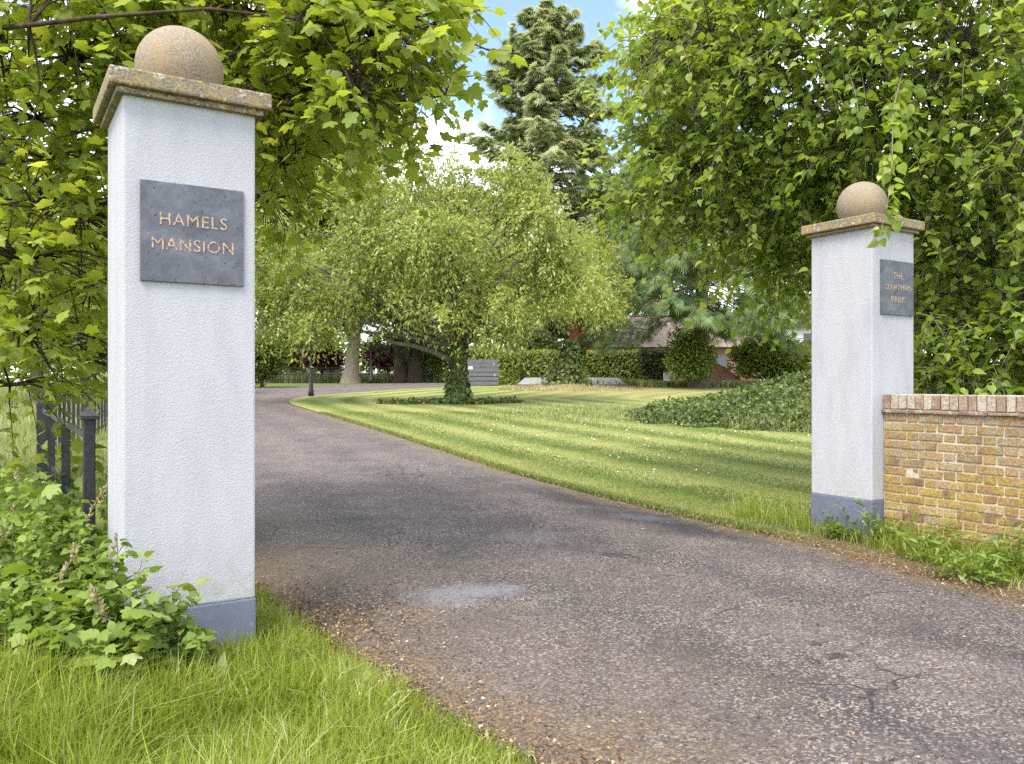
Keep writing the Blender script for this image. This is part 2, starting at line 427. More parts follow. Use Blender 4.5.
def T_maple():
    half = [(.18, -.06, 0), (.44, .03, 0), (.50, .18, 0), (.38, .32, 0), (.50, .45, 0), (.54, .66, 0), (.40, .70, 0), (.26, .66, 0), (.19, .84, 0)]
    out = [(0, 0, 0)] + half + [(0, 1.05, 0)] + [(-x, y, z) for x, y, z in half[::-1]]
    V = np.array(out + [(0, .34, 0)], float)
    V[:, 2] = -.35 * V[:, 0] ** 2 - .18 * (V[:, 1] - .4) ** 2 + .05 * np.abs(V[:, 0])
    k = len(out); c = k
    return V, np.array([(i, (i + 1) % k, c) for i in range(k)])


def T_spray(n=5, w=.055):
    """a little fan of needles: n thin leaves from one point"""
    V = []; Fs = []
    for i in range(n):
        a = (i / (n - 1) - .5) * 1.5; l = 1 - abs(i / (n - 1) - .5) * .7
        d = np.array([math.sin(a), math.cos(a), 0]); s = np.array([math.cos(a), -math.sin(a), 0]) * w
        b = len(V); zz = -.25 * l * l
        V += [(0, 0, 0), tuple(d * l * .5 + s + np.array([0, 0, zz * .2])), tuple(d * l + np.array([0, 0, zz])), tuple(d * l * .5 - s + np.array([0, 0, zz * .2]))]
        Fs.append((b, b + 1, b + 2, b + 3))
    return np.array(V, float), np.array(Fs)


def scatter(tmpl, pos, axis, normal, size):
    V, Fc = tmpl; N = len(pos); k = len(V)
    y = nrm(axis); z = normal - (normal * y).sum(1, keepdims=True) * y; z = nrm(z); x = np.cross(y, z)
    s = np.asarray(size).reshape(-1, 1, 1)
    P = pos[:, None, :] + s * (V[None, :, 0:1] * x[:, None] + V[None, :, 1:2] * y[:, None] + V[None, :, 2:3] * z[:, None] * CURL.uniform(-.2, 2.4, N)[:, None, None])
    Fa = (Fc[None] + (np.arange(N) * k)[:, None, None]).reshape(-1, Fc.shape[1])
    return P.reshape(-1, 3), Fa, k


def tubes(pts, rad, sides=5):
    """pts (N,m,3), rad (N,m) -> verts, quads"""
    N, m, _ = pts.shape
    t = nrm(np.gradient(pts, axis=1))
    ref = np.where(np.abs(t[..., 2:3]) > .9, np.array([1., 0, 0]), UP)
    u = nrm(np.cross(t, ref)); v = np.cross(t, u)
    a = np.arange(sides) / sides * 2 * np.pi
    ring = pts[:, :, None] + rad[:, :, None, None] * (np.cos(a)[None, None, :, None] * u[:, :, None] + np.sin(a)[None, None, :, None] * v[:, :, None])
    V = ring.reshape(-1, 3)
    i = np.arange(N)[:, None, None]; j = np.arange(m - 1)[None, :, None]; k = np.arange(sides)[None, None, :]
    b = (i * m + j) * sides; k2 = (k + 1) % sides
    Q = np.stack([b + k, b + k2, b + sides + k2, b + sides + k], -1).reshape(-1, 4)
    return V, Q


def smooth_path(pts, n):
    pts = np.asarray(pts, float)
    s = np.concatenate([[0], np.cumsum(np.linalg.norm(np.diff(pts, axis=0), axis=1))])
    t = np.linspace(0, s[-1], n * 4)
    P = np.stack([np.interp(t, s, pts[:, k]) for k in range(pts.shape[1])], 1)
    for _ in range(int(n * 4 / max(len(pts), 2) / 2) + 1):
        Q = P.copy(); Q[1:-1] = (P[:-2] + 2 * P[1:-1] + P[2:]) / 4; P = Q
    return P[np.linspace(0, len(P) - 1, n).round().astype(int)]


class Geo:
    def __init__(s): s.V = []; s.F = []; s.n = 0; s.A = []

    def add(s, V, Fc, a=0.0):
        s.V.append(V); s.F.append(Fc + s.n); s.n += len(V)
        s.A.append(np.broadcast_to(np.asarray(a, float), (len(V),)) if np.ndim(a) == 0 else a)

    def tube(s, pts, rad, sides=8, rough=0.0, rng=RNG):
        pts = np.asarray(pts, float); rad = np.asarray(rad, float)
        V, Q = tubes(pts[None], rad[None], sides)
        if rough: 
            c = np.repeat(pts, sides, 0); f = 1 + rng.normal(0, rough, (len(V), 1)); V = c + (V - c) * f
        s.add(V, Q); return s

    def build(s, name, mat, parent=None, origin=None, attr='rnd', smooth=True):
        return mesh_np(name, np.concatenate(s.V), s.F, mat, parent, {attr: np.concatenate(s.A)}, origin, smooth)


def leaves(rng, c, d, L, n, tmpl, size, droop=.3, leafdroop=.3, petiole=.25, flat=.5, clump=None, out=.9):
    """n leaves along each twig (start c, direction d, length L)"""
    N = len(c)
    t = (np.arange(n) + .5) / n
    t = np.clip(t[None] + rng.normal(0, .12, (N, n)), .03, 1)
    Lr = (np.broadcast_to(L, (N,)) if np.ndim(L) == 0 else L)[:, None]
    p = c[:, None] + d[:, None] * (Lr * t)[..., None] - UP * (droop * Lr * t ** 2)[..., None]
    s = np.cross(d, UP); s = nrm(s + rng.normal(0, .05, s.shape))
    sg = np.where(np.arange(n) % 2 == 0, 1., -1.)[None, :, None]
    roll = rng.normal(0, .6, (N, n, 1))
    side = s[:, None] * sg * np.cos(roll) + UP * np.sin(roll)
    ax = nrm(d[:, None] * .55 + side * out + rng.normal(0, .25, (N, n, 3)) - UP * leafdroop)
    nz = nrm(UP * flat + rng.normal(0, .38, (N, n, 3)))
    sz = size * rng.uniform(.5, 1.2, (N, n))
    p = p + ax * (petiole * sz)[..., None]
    cl = rng.uniform(0, 1, N) if clump is None else clump
    r = np.clip(.55 * cl[:, None] + .45 * rng.uniform(0, 1, (N, n)) + rng.normal(0, .05, (N, n)), 0, 1)
    V, Fa, k = scatter(tmpl, p.reshape(-1, 3), ax.reshape(-1, 3), nz.reshape(-1, 3), sz.ravel())
    return V, Fa, np.repeat(r.ravel(), k)


def lobe_points(rng, lobes, n, shell=3.0):
    """twig starts spread through ellipsoid lobes, and the outward direction"""
    lobes = np.asarray(lobes, float)
    w = lobes[:, 3] * lobes[:, 4] + lobes[:, 4] * lobes[:, 5] + lobes[:, 3] * lobes[:, 5]
    k = rng.choice(len(lobes), n, p=w / w.sum())
    u = nrm(rng.normal(0, 1, (n, 3))); r = rng.uniform(0, 1, n) ** (1 / shell)
    p = lobes[k, :3] + u * r[:, None] * lobes[k, 3:6]
    return p, u, k


def crown_lobes(rng, c, R, k, small=(.32, .5)):
    """uneven crown: k lobes spread over an ellipsoid of radii R"""
    out = []
    c = np.asarray(c, float); R = np.asarray(R, float)
    for i in range(k):
        u = nrm(rng.normal(0, 1, 3)); 
        if u[2] < -.5: u[2] *= .4
        s = rng.uniform(*small); rr = rng.uniform(.35, 1.0) * (1 - s * .75)
        q = c + u * R * rr
        out.append((*q, *(R * s * rng.uniform(.8, 1.2, 3))))
    return out


def tree(name, label, base, trunk, tr, lobes, ntwig, L, nleaf, tmpl, size, lmat, bmat, seed=1, droop=.3, leafdroop=.3,
         shell=3.0, group=None, cat='tree', limb_r=.3, twig_tubes=False, outz=.2, ivy=None, flat=.5, extra_limbs=(), branch_sides=6, out=.9, lobe_tint=.5,
         petiole=.25, cull=None):
    rng = np.random.default_rng(seed)
    base = np.asarray(base, float)
    root = empty(name, base, 0, label, cat, group)
    gb = Geo()
    for tp in (trunk if isinstance(trunk[0][0], (list, tuple, np.ndarray)) else [trunk]):
        P = smooth_path(tp, 16); n = len(P)
        q = np.linspace(0, 1, n); rad = tr * (1 - .72 * q) * (1 + .55 * np.exp(-q * 16))
        P[1:-1] += rng.normal(0, tr * .10, (n - 2, 3))
        gb.tube(P, rad, 12, .05, rng)
    lobes_a = np.asarray(lobes, float)
    TP = P
    node_pts = [TP[4:]]
    for lb in lobes_a:
        e = lb[:3]
        hgt = np.clip((e[2] - TP[0, 2]) * rng.uniform(.35, .7), TP[0, 2] * 0 + .0, None) + TP[0, 2]
        i0 = int(np.argmin(np.abs(TP[:, 2] - hgt))); i0 = max(i0, 4)
        s = TP[i0]
        m1 = s * .62 + e * .38 + UP * np.linalg.norm(e - s) * .10 + rng.normal(0, .08, 3) * np.linalg.norm(e - s)
        m2 = s * .28 + e * .72 + UP * np.linalg.norm(e - s) * .08 + rng.normal(0, .06, 3) * np.linalg.norm(e - s)
        LP = smooth_path([s, m1, m2, e], 10)
        r0 = tr * limb_r * rng.uniform(.7, 1.2)
        gb.tube(LP, np.linspace(r0, r0 * .22, 10), branch_sides, .06, rng)
        node_pts.append(LP[3:])
    for LP, r0, r1 in extra_limbs:
        Q = smooth_path(LP, 16); gb.tube(Q, np.linspace(r0, r1, 16), 8, .06, rng); node_pts.append(Q[2:])
    nodes = np.concatenate(node_pts)
    c, u, k = lobe_points(rng, lobes_a, ntwig, shell)
    if cull is not None:
        keep = cull(c); c, u, k = c[keep], u[keep], k[keep]
    d = nrm(u * .8 + rng.normal(0, .45, c.shape) + UP * outz)
    tint = rng.uniform(0, 1, len(lobes_a))[k]
    cl = np.clip(lobe_tint * tint + (1 - lobe_tint) * rng.uniform(0, 1, len(c)), 0, 1)
    Ls = L * rng.uniform(.7, 1.25, len(c))
    # twigs
    nt = len(c) if twig_tubes else min(len(c), 260)
    sel = np.arange(len(c)) if twig_tubes else rng.choice(len(c), nt, replace=False)
    cs = c[sel]; tip = cs + d[sel] * Ls[sel][:, None] - UP * (droop * Ls[sel])[:, None]
    best = np.empty(len(cs), int)
    for a in range(0, len(cs), 2000):
        best[a:a + 2000] = ((cs[a:a + 2000, None] - nodes[None]) ** 2).sum(-1).argmin(1)
    nd = nodes[best]
    mid = (nd + cs) / 2 + UP * (np.linalg.norm(nd - cs, axis=1) * .12)[:, None]
    m2 = (cs + tip) / 2 + UP * (droop * Ls[sel] * .25)[:, None]
    pts = np.stack([nd, mid, cs, m2, tip], 1)
    rr = tr * .035 if not twig_tubes else .0055
    V, Q = tubes(pts, np.broadcast_to(np.array([2.0, 1.5, 1.0, .6, .25]) * rr, (len(cs), 5)), 4)
    gb.add(V, Q)
    gb.build('trunk', bmat, root, base)
    V, Fa, A = leaves(rng, c, d, Ls, nleaf, tmpl, size, droop, leafdroop, petiole, flat, cl, out)
    mesh_np('crown', V, Fa, lmat, root, {'rnd': A}, base)
    if ivy:
        z0, z1, n, sz, spread = ivy
        tt = rng.uniform(0, 1, n) ** 1.25; z = z0 + (z1 - z0) * tt
        cx = np.interp(z, TP[:, 2], TP[:, 0]); cy = np.interp(z, TP[:, 2], TP[:, 1])
        q = (z - TP[0, 2]) / (TP[-1, 2] - TP[0, 2]); rad = tr * (1 - .72 * q) * (1 + .55 * np.exp(-q * 16))
        a = rng.uniform(0, 2 * np.pi, n); o = np.stack([np.cos(a), np.sin(a), 0 * a], 1)
        rr = rad + spread * rng.uniform(0.1, 1, n) * (1 + .6 * np.sin(a * 3 + z * 2)) * np.clip(1.4 - tt, .3, 1.4)
        p = np.stack([cx, cy, z], 1) + o * rr[:, None]
        V, Fa, kk = scatter(T_heart(), p, nrm(-UP + o * .4 + rng.normal(0, .4, p.shape)), nrm(o + UP * .5 + rng.normal(0, .3, p.shape)), sz * rng.uniform(.6, 1.3, n))
        mesh_np('ivy', V, Fa, M['leaf_ivy'], root, {'rnd': np.repeat(rng.uniform(0, 1, n), kk)}, base)
    return root


def leaf_shell(name, pts, nor, tmpl, size, mat, parent, origin, rng, droop=.4):
    ax = nrm(nor * .3 - UP * droop + rng.normal(0, .6, pts.shape)); nz = nrm(nor + UP * .4 + rng.normal(0, .45, pts.shape))
    n = len(pts)
    V, Fa, k = scatter(tmpl, pts, ax, nz, size * rng.uniform(.6, 1.3, n))
    base = .5 + .5 * np.sin(pts[:, 0] * 1.9 + pts[:, 2] * 2.3) * np.sin(pts[:, 1] * 2.1 + 1)
    r = np.clip(.35 * base + .65 * rng.uniform(0, 1, n), 0, 1)
    return mesh_np(name, V, Fa, mat, parent, {'rnd': np.repeat(r, k)}, origin)


# ================================================================== SETTING
Lp = [(16, -14), (9, -7), (5.0, -2.2), (1.9, 1.2), (.75, 2.5), (.11, 3.2), (-.45, 3.98), (-1.0, 4.74), (-1.78, 5.87), (-3.0, 7.9), (-4.6, 10.6), (-7, 16), (-10, 22.5), (-12.8, 28.4), (-14.6, 34),
      (-15.6, 40), (-15.2, 46), (-13, 50), (-8.5, 54), (-2, 59), (6, 64), (16, 70)]
Rp = [(24, -12), (14, -7.5), (9, -3), (6, 1.5), (4.55, 3.8), (3.5, 5.5), (3.1, 6.35), (2.75, 7.4), (2.25, 8.25), (1.2, 10.0), (-.15, 12.6), (-2.5, 18), (-5.5, 24.5), (-8.2, 30.2), (-9.1, 33),
      (-9.35, 35.5), (-8.9, 37.6), (-8.1, 39.2), (-6.1, 44.6), (-1.6, 51.2), (6, 58), (16, 64.5)]


def resample(P, n):
    P = smooth_path(P, n * 2); s = np.concatenate([[0], np.cumsum(np.linalg.norm(np.diff(P, axis=0), axis=1))])
    t = np.linspace(0, s[-1], n); return np.stack([np.interp(t, s, P[:, k]) for k in (0, 1)], 1)


LE_ = np.asarray(Lp, float); RE_ = np.asarray(Rp, float)


def dense(P, per=14):
    out = []
    for a, b in zip(P[:-1], P[1:]):
        t = np.linspace(0, 1, per, endpoint=False)[:, None]; out.append(a + (b - a) * t)
    Q = np.concatenate(out + [P[-1:]])
    for _ in range(22):
        q = Q.copy(); q[1:-1] = (Q[:-2] + 2 * Q[1:-1] + Q[2:]) / 4; Q = q
    return Q


LE = dense(LE_); RE = dense(RE_)     # same point count: matched across the road


def poly_dist(P, Q):
    """distance of points P (n,2) to polyline Q"""
    out = np.full(len(P), 1e9)
    for a in range(0, len(P), 20000):
        p = P[a:a + 20000]; best = np.full(len(p), 1e9)
        A = Q[:-1]; D = Q[1:] - A; dd = (D ** 2).sum(1)
        for i in range(len(A)):
            t = np.clip(((p - A[i]) @ D[i]) / dd[i], 0, 1)
            best = np.minimum(best, ((p - A[i] - t[:, None] * D[i]) ** 2).sum(1))
        out[a:a + 20000] = np.sqrt(best)
    return out


def in_poly(P, Q):
    x, y = P[:, 0], P[:, 1]; r = np.zeros(len(P), bool)
    for (x1, y1), (x2, y2) in zip(Q, np.roll(Q, -1, 0)):
        c = ((y1 > y) != (y2 > y)) & (x < (x2 - x1) * (y - y1) / (y2 - y1 + 1e-12) + x1); r ^= c
    return r


ROADPOLY = np.concatenate([LE, RE[::-1]])
EDGEQ = np.concatenate([LE[::3], [[99, 99]], RE[::3]])


def vnoise(x, y, seed=0, s=1.0):
    r = np.random.default_rng(seed); o = 0
    for k in range(5):
        a = r.uniform(0, 2 * np.pi); f = s * (1.7 ** k); o = o + np.sin((x * np.cos(a) + y * np.sin(a)) * f + r.uniform(0, 6) + .8 * np.sin((x * np.sin(a) - y * np.cos(a)) * f * .7)) / (1.3 ** k)
    return o / 2.6


# ground sheet
def axis_grid(a, b, near, fine, coarse):
    v = [0.0]; s = fine
    while v[-1] < b:
        if v[-1] > near: s = min(s * 1.18, coarse)
        v.append(v[-1] + s)
    w = [0.0]; s = fine
    while w[-1] > a:
        if w[-1] < -near: s = min(s * 1.18, coarse)
        w.append(w[-1] - s)
    return np.array(w[::-1][:-1] + v)


def ground():
    xs = axis_grid(-900, 900, 26, .5, 80); ys = axis_grid(-60, 1500, 62, .5, 80)
    X, Y = np.meshgrid(xs, ys); x = X.ravel(); y = Y.ravel()
    z = g(x, y) - .012
    nx = len(xs); i = np.arange(len(ys) - 1)[:, None] * nx + np.arange(nx - 1)[None]
    Fq = np.stack([i, i + 1, i + nx + 1, i + nx], -1).reshape(-1, 4)
    P = np.stack([x, y], 1); d = np.minimum(poly_dist(P, LE[::4]), poly_dist(P, RE[::4]))
    gr = np.clip((d - .15) / .5 + .3 * vnoise(x, y, 4, 1.3), 0, 1)
    # bare strip by the brick wall and gate
    bare = np.exp(-((x - 3.4) / .9) ** 2 - ((y - 6.2) / 1.6) ** 2); gr = np.clip(gr - bare, 0, 1)
    o = mesh_np('ground', np.stack([x, y, z], 1), Fq, M['ground'], None, {'grass': gr})
    tag(o, 'rough grassy ground with bare brown soil around the drive', 'ground', None, 'structure')


ground()


def road():
    ncol = 90
    u = np.linspace(0, 1, ncol)
    # densify along
    n = len(LE); k = np.linspace(0, n - 1, n * 3)
    L = np.stack([np.interp(k, np.arange(n), LE[:, j]) for j in (0, 1)], 1); R = np.stack([np.interp(k, np.arange(n), RE[:, j]) for j in (0, 1)], 1)
    P = L[:, None] * (1 - u[None, :, None]) + R[:, None] * u[None, :, None]
    wid = np.linalg.norm(R - L, axis=1)
    rag = .06
    P[:, 0] += np.stack([vnoise(k, k * 0, 8, .9), vnoise(k, k * 0, 9, .9)], 1) * rag
    P[:, -1] += np.stack([vnoise(k, k * 0, 10, .9), vnoise(k, k * 0, 12, .9)], 1) * rag
    p = P.reshape(-1, 2); x, y = p.T
    dl = (u[None] * wid[:, None]).ravel(); dr = ((1 - u)[None] * wid[:, None]).ravel()
    z = g(x, y) - .0095 + .024 * np.clip(np.minimum(dl, dr) / .6, 0, 1) ** .7
    w1 = vnoise(x, y, 21, 2.2)
    edge = np.clip(1.15 - np.minimum(dl * .85, dr * 1.25) / .42 + .35 * w1, 0, 1) 
    edge = np.maximum(edge, .55 * np.clip(1 - dl / 1.4 + .5 * w1, 0, 1) * (y < 9))
    wob = .12 * vnoise(x, y, 31, 5)

    def blob(px, py, rx, ry, rot=0, kx=0):
        Yb = 1.5 * F / (py - HY)
        if Yb > 8: Yb = 1.74 / ((py - HY) / F + .03)
        bx = (px - HX) / F * Yb
        c, s = math.cos(rot), math.sin(rot); ax = (x - bx) * c + (y - Yb) * s; ay = -(x - bx) * s + (y - Yb) * c
        return np.clip(1.5 * (1 - np.sqrt((ax / rx) ** 2 + (ay / ry) ** 2 + 1e-9) + wob * 1.6), 0, 1)
    wet_sheen = np.maximum.reduce([blob(468, 595, .62, .27, .2), .7 * blob(448, 604, .35, .18, .1), .45 * blob(545, 600, .22, .1), .42 * blob(530, 540, .55, .5, .5), .4 * blob(640, 520, .5, .3, -.5), .3 * blob(490, 515, .35, .25)])
    damp = np.maximum.reduce([blob(672, 522, 1.5, .75, -.75), blob(715, 535, 1.0, .5, -.6), blob(600, 503, 1.8, .55, -.95), .35 * blob(1000, 655, .8, .16, -.3), .3 * blob(920, 640, .7, .12, -.4),
                              .3 * blob(400, 600, .4, .2)])
    wob2 = .25 * vnoise(x, y, 33, 1.1)
    track = np.clip(np.maximum.reduce([np.exp(-((dl - c_ + wob2) / .32) ** 2) for c_ in (1.5, 3.0, 4.1)]) , 0, 1)
    m = len(L); i = np.arange(m - 1)[:, None] * ncol + np.arange(ncol - 1)[None]
    Fq = np.stack([i, i + 1, i + ncol + 1, i + ncol], -1).reshape(-1, 4)
    o = mesh_np('driveway', np.stack([x, y, z], 1), Fq, M['tarmac'], None, {'edge': edge, 'wet_sheen': wet_sheen, 'damp': damp, 'track': track})
    tag(o, 'worn brownish tarmac driveway sweeping away between the gate pillars', 'driveway', None, 'structure')


road()


def lawn():
    # from the right road edge to the far right, rows follow the edge
    i0 = int(np.argmin(((RE - np.array([2.3, 8.2])) ** 2).sum(1))); i1 = int(np.argmin(((RE - np.array([6, 58])) ** 2).sum(1)))
    E = RE[i0:i1:2]
    rows = []
    nc = 70
    far = np.array([26.0, 20.0])
    Q = []
    for (ex, ey) in E:
        # each row runs from the edge straight to the right
        t = np.linspace(0, 1, nc) ** 1.25
        Q.append(np.stack([ex + .03 + t * (30 - ex), np.full(nc, ey)], 1))
    P = np.array(Q)
    # the edge bulges back on itself around the bend: force rows to rise
    yy = P[:, 0, 1]; P = P[np.argsort(yy)]
    p = P.reshape(-1, 2); x, y = p.T
    d = poly_dist(p, RE[i0 - 8:i1:2])
    z = g(x, y) + .006 - .03 * np.clip((8.9 - y) / .5, 0, 1)
    m = len(P); i = np.arange(m - 1)[:, None] * nc + np.arange(nc - 1)[None]
    Fq = np.stack([i, i + 1, i + nc + 1, i + nc], -1).reshape(-1, 4)
    dry = np.clip((y - 27) / 14, 0, 1) * np.clip((x + 1) / 4, 0, 1) * .75
    dry = np.maximum(dry, 1.3 * np.exp(-((x - 2.86) / 2.6) ** 2 - ((y - 43.4) / 2.6) ** 2))
    o = mesh_np('lawn', np.stack([x, y, z], 1), Fq, M['lawn'], None, {'dist': d, 'dry': dry})
    tag(o, 'striped mown lawn inside the bend of the drive', 'lawn', None, 'structure')


lawn()


def blades(rng, P, h, w, lean=.35, mat=None, name='grass', rnd=None, zoff=-.01):
    """P (n,2) roots, h (n,) heights"""
    n = len(P); z = g(P[:, 0], P[:, 1]) + zoff
    a = rng.uniform(0, 2 * np.pi, n); b = rng.uniform(0, 2 * np.pi, n)
    s = np.stack([np.cos(a), np.sin(a), 0 * a], 1); ld = np.stack([np.cos(b), np.sin(b), 0 * b], 1)
    le = np.abs(rng.normal(0, lean, n))[:, None]
    r0 = np.stack([P[:, 0], P[:, 1], z], 1); hh = h[:, None]; ww = (w * rng.uniform(.6, 1.2, n))[:, None]
    m = r0 + UP * hh * .55 + ld * hh * le * .35
    t = r0 + UP * hh * (1 - .35 * np.minimum(le, 1)) + ld * hh * le * 1.1
    V = np.stack([r0 - s * ww, r0 + s * ww, m + s * ww * .75, m - s * ww * .75, t], 1).reshape(-1, 3)
    i = np.arange(n)[:, None] * 5
    Q = i + np.array([[0, 1, 2, 3]]); T = i + np.array([[3, 2, 4]])
    r = rng.uniform(0, 1, n) if rnd is None else rnd
    return mesh_np(name, V, [Q, T], mat, None, {'rnd': np.repeat(r, 5)})


def sample(rng, n, x0, x1, y0, y1): return np.stack([rng.uniform(x0, x1, n), rng.uniform(y0, y1, n)], 1)


# pillar frame
TH = .5649
A2 = np.array([math.cos(TH), math.sin(TH)]); B2 = np.array([-math.sin(TH), math.cos(TH)])
W = .659
LC = np.array([-1.9606, 4.1122]); RC = np.array([3.2983, 7.4745])


def in_pillar(P, pad=.0):
    r = np.zeros(len(P), bool)
    for c in (LC, RC):
        q = P - c; a = q @ A2; b = q @ B2
        r |= (a > -pad) & (a < W + pad) & (b > -pad) & (b < W + pad)
    return r


WT = .167
def wall_side(P):      # >0 : behind the face of the brick wall
    q = P - (RC + A2 * WT); return q @ A2


def grasses():
    rng = np.random.default_rng(5)
    # near left verge
    P = sample(rng, 300000, -5.2, 1.2, 1.2, 7.5)
    pe = poly_dist(P, LE[::3]); ins = in_poly(P, ROADPOLY)
    keep = ~ins & ~in_pillar(P, .01) & (P[:, 0] > -.72 * P[:, 1] - 1.2)
    keep &= rng.uniform(0, 1, len(P)) < np.clip((pe - .02) / .28 + .25 * vnoise(P[:, 0], P[:, 1], 3, 4), 0.02, 1)
    P = P[keep]; pe = pe[keep]
    n1 = vnoise(P[:, 0], P[:, 1], 6, 3.0)
    h = (.06 + .13 * np.clip(pe / .6, 0, 1) + .20 * np.clip((pe - .75) / .8, 0, 1)) * (1 + .35 * n1) * rng.uniform(.5, 1.25, len(P))
    r = np.clip(.45 + .28 * n1 + rng.normal(0, .24, len(P)), 0, 1)
    o = blades(rng, P, h, .0038, .55, M['grass'], 'verge_grass', r)
    tag(o, 'bright long grass on the verge in front of the left pillar', 'grass', None, 'stuff')
    # right verge along the wall foot
    P = sample(rng, 170000, 2.2, 6.5, 2.5, 8.9)
    ins = in_poly(P, ROADPOLY); ws = wall_side(P); pe = poly_dist(P, RE[::3])
    keep = ~ins & ~in_pillar(P, .01) & (ws < -.005) & (ws > -1.6)
    keep &= rng.uniform(0, 1, len(P)) < np.clip((pe - .34) / .25, 0.0, 1) * np.clip(.75 + .5 * vnoise(P[:, 0], P[:, 1], 13, 3), .1, 1) + .012
    P = P[keep]; ws = ws[keep]
    n1 = vnoise(P[:, 0], P[:, 1], 16, 3.5)
    h = (.07 + .24 * np.clip(1 + ws / .5, 0, 1)) * (1 + .4 * n1) * rng.uniform(.5, 1.3, len(P))
    r = np.clip(.5 + .25 * n1 + rng.normal(0, .25, len(P)), 0, 1)
    o = blades(rng, P, h, .003, .6, M['grass'], 'verge_grass', r)
    tag(o, 'scruffy grass along the foot of the brick wall', 'grass', None, 'stuff')
    # lawn blades, thinning out with distance
    Ps = []
    for (y0, y1, n) in ((7.6, 11, 120000), (11, 16, 110000), (16, 26, 90000)):
        q = sample(rng, n, -6.5, min(12, .72 * y1), y0, y1); Ps.append(q)
    P = np.concatenate(Ps); ins = in_poly(P, ROADPOLY)
    rx = np.interp(P[:, 1], RE[:, 1][RE[:, 1] > 5][:200], RE[:, 0][RE[:, 1] > 5][:200])
    keep = ~ins & (P[:, 0] > rx) & ~in_pillar(P, .01) & ~((P[:, 1] < 8.5) & (wall_side(P) > -.4))
    keep &= (np.abs((P[:, 0]) / P[:, 1]) < .72)
    P = P[keep]; pe = poly_dist(P, RE[::3])
    band = np.sin((pe + .25 * vnoise(P[:, 0], P[:, 1], 40, .5)) * 2 * np.pi / 1.5)
    h = .028 * rng.uniform(.5, 1.4, len(P)) * (1 + .7 * np.exp(-pe / .12)); r = np.clip(.48 + .29 * np.clip(band * 1.8, -1, 1) + .10 * vnoise(P[:, 0], P[:, 1], 41, .8) + rng.normal(0, .13, len(P)), 0, 1)
    w = .0022 + .00022 * P[:, 1]
    o = blades(rng, P, h, w, .6, M['grass_lawn'], 'lawn_grass', r, .002)
    tag(o, 'short mown grass blades of the striped lawn', 'grass', None, 'stuff')
    e = RE[(RE[:, 1] > 7.9) & (RE[:, 1] < 26)]; ds = np.linalg.norm(np.diff(e, axis=0), axis=1); cs = np.concatenate([[0], np.cumsum(ds)])
    n = 26000; t = cs[-1] * rng.uniform(0, 1, n) ** 1.4; P = np.stack([np.interp(t, cs, e[:, k]) for k in (0, 1)], 1) + np.abs(rng.normal(0, .07, (n, 1))) * np.array([[.9, .42]]) + rng.normal(0, .03, (n, 2)) + np.array([[.02, .0]])
    P = P[~in_pillar(P, .01) & (vnoise(P[:, 0], P[:, 1], 44, 4) > -.9)]; o = blades(rng, P, .055 * rng.uniform(.4, 1.5, len(P)), .0022 + .00022 * P[:, 1], .8, M['grass_lawn'], 'edge_grass', rng.uniform(.1, 1, len(P)))
    tag(o, 'ragged fringe of longer grass where the lawn meets the drive', 'grass', None, 'stuff')
    # unmown patch beside the ivy bank
    P = np.stack([rng.normal(4.0, 2.1, 9000), rng.normal(25.5, 1.7, 9000)], 1)
    P2 = np.stack([rng.uniform(2.5, 6.5, 3500), 17.7 + rng.normal(0, .25, 3500)], 1)
    rx = np.interp(P[:, 1], RE[:, 1][RE[:, 1] > 5][:200], RE[:, 0][RE[:, 1] > 5][:200]); P = P[P[:, 0] > rx + 2]
    h = .13 * rng.uniform(.3, 1.5, len(P)); o = blades(rng, P, h, .012, .5, M['grass_meadow'], 'unmown_grass', rng.uniform(0, .9, len(P)))
    tag(o, 'patch of taller unmown grass on the lawn beside the ivy bank', 'grass', None, 'stuff')
    # meadow on the left, behind the fence
    P = np.concatenate([sample(rng, 60000, -9, -2.4, 5.0, 12), sample(rng, 70000, -26, -5, 11, 34)])
    ins = in_poly(P, ROADPOLY); pe = poly_dist(P, LE[::3]); keep = ~ins & (pe > .5) & (P[:, 0] < np.interp(P[:, 1], LE[:, 1], LE[:, 0])) & ~in_pillar(P, .02) & (P[:, 0] > -.68 * P[:, 1] - 1.5)
    P = P[keep]; n1 = vnoise(P[:, 0], P[:, 1], 51, 1.2)
    h = .45 * (1 + .35 * n1) * rng.uniform(.4, 1.2, len(P)); o = blades(rng, P, h, .003 + .0005 * P[:, 1], .35, M['grass_meadow'], 'meadow_grass', np.clip(.5 + .3 * n1 + rng.normal(0, .2, len(P)), 0, 1))
    tag(o, 'pale tall meadow grass behind the black iron fence', 'grass', None, 'stuff')
    # far meadow and strips beyond the drive
    P = np.concatenate([sample(rng, 26000, -34, 0, 61, 72), sample(rng, 12000, 7.5, 20, 47.6, 49.2), sample(rng, 5000, 3.6, 8.2, 50.0, 50.8)])
    keep = ~in_poly(P, ROADPOLY); P = P[keep]
    h = np.where(P[:, 1] > 55, .9, .42) * rng.uniform(.4, 1.2, len(P)); o = blades(rng, P, h, .03, .3, M['grass_meadow'], 'meadow_grass', rng.uniform(.1, 1, len(P)))
    tag(o, 'pale tall grass in the far strips beyond the lawn', 'grass', None, 'stuff')
    # leaf litter along the drive edges
    n = 9000
    e = np.concatenate([LE[(LE[:, 1] > 2) & (LE[:, 1] < 12)], RE[(RE[:, 1] > 3) & (RE[:, 1] < 22)]])
    q = e[rng.integers(0, len(e), n)] + rng.normal(0, .16, (n, 2)) * rng.uniform(.3, 1.6, (n, 1))
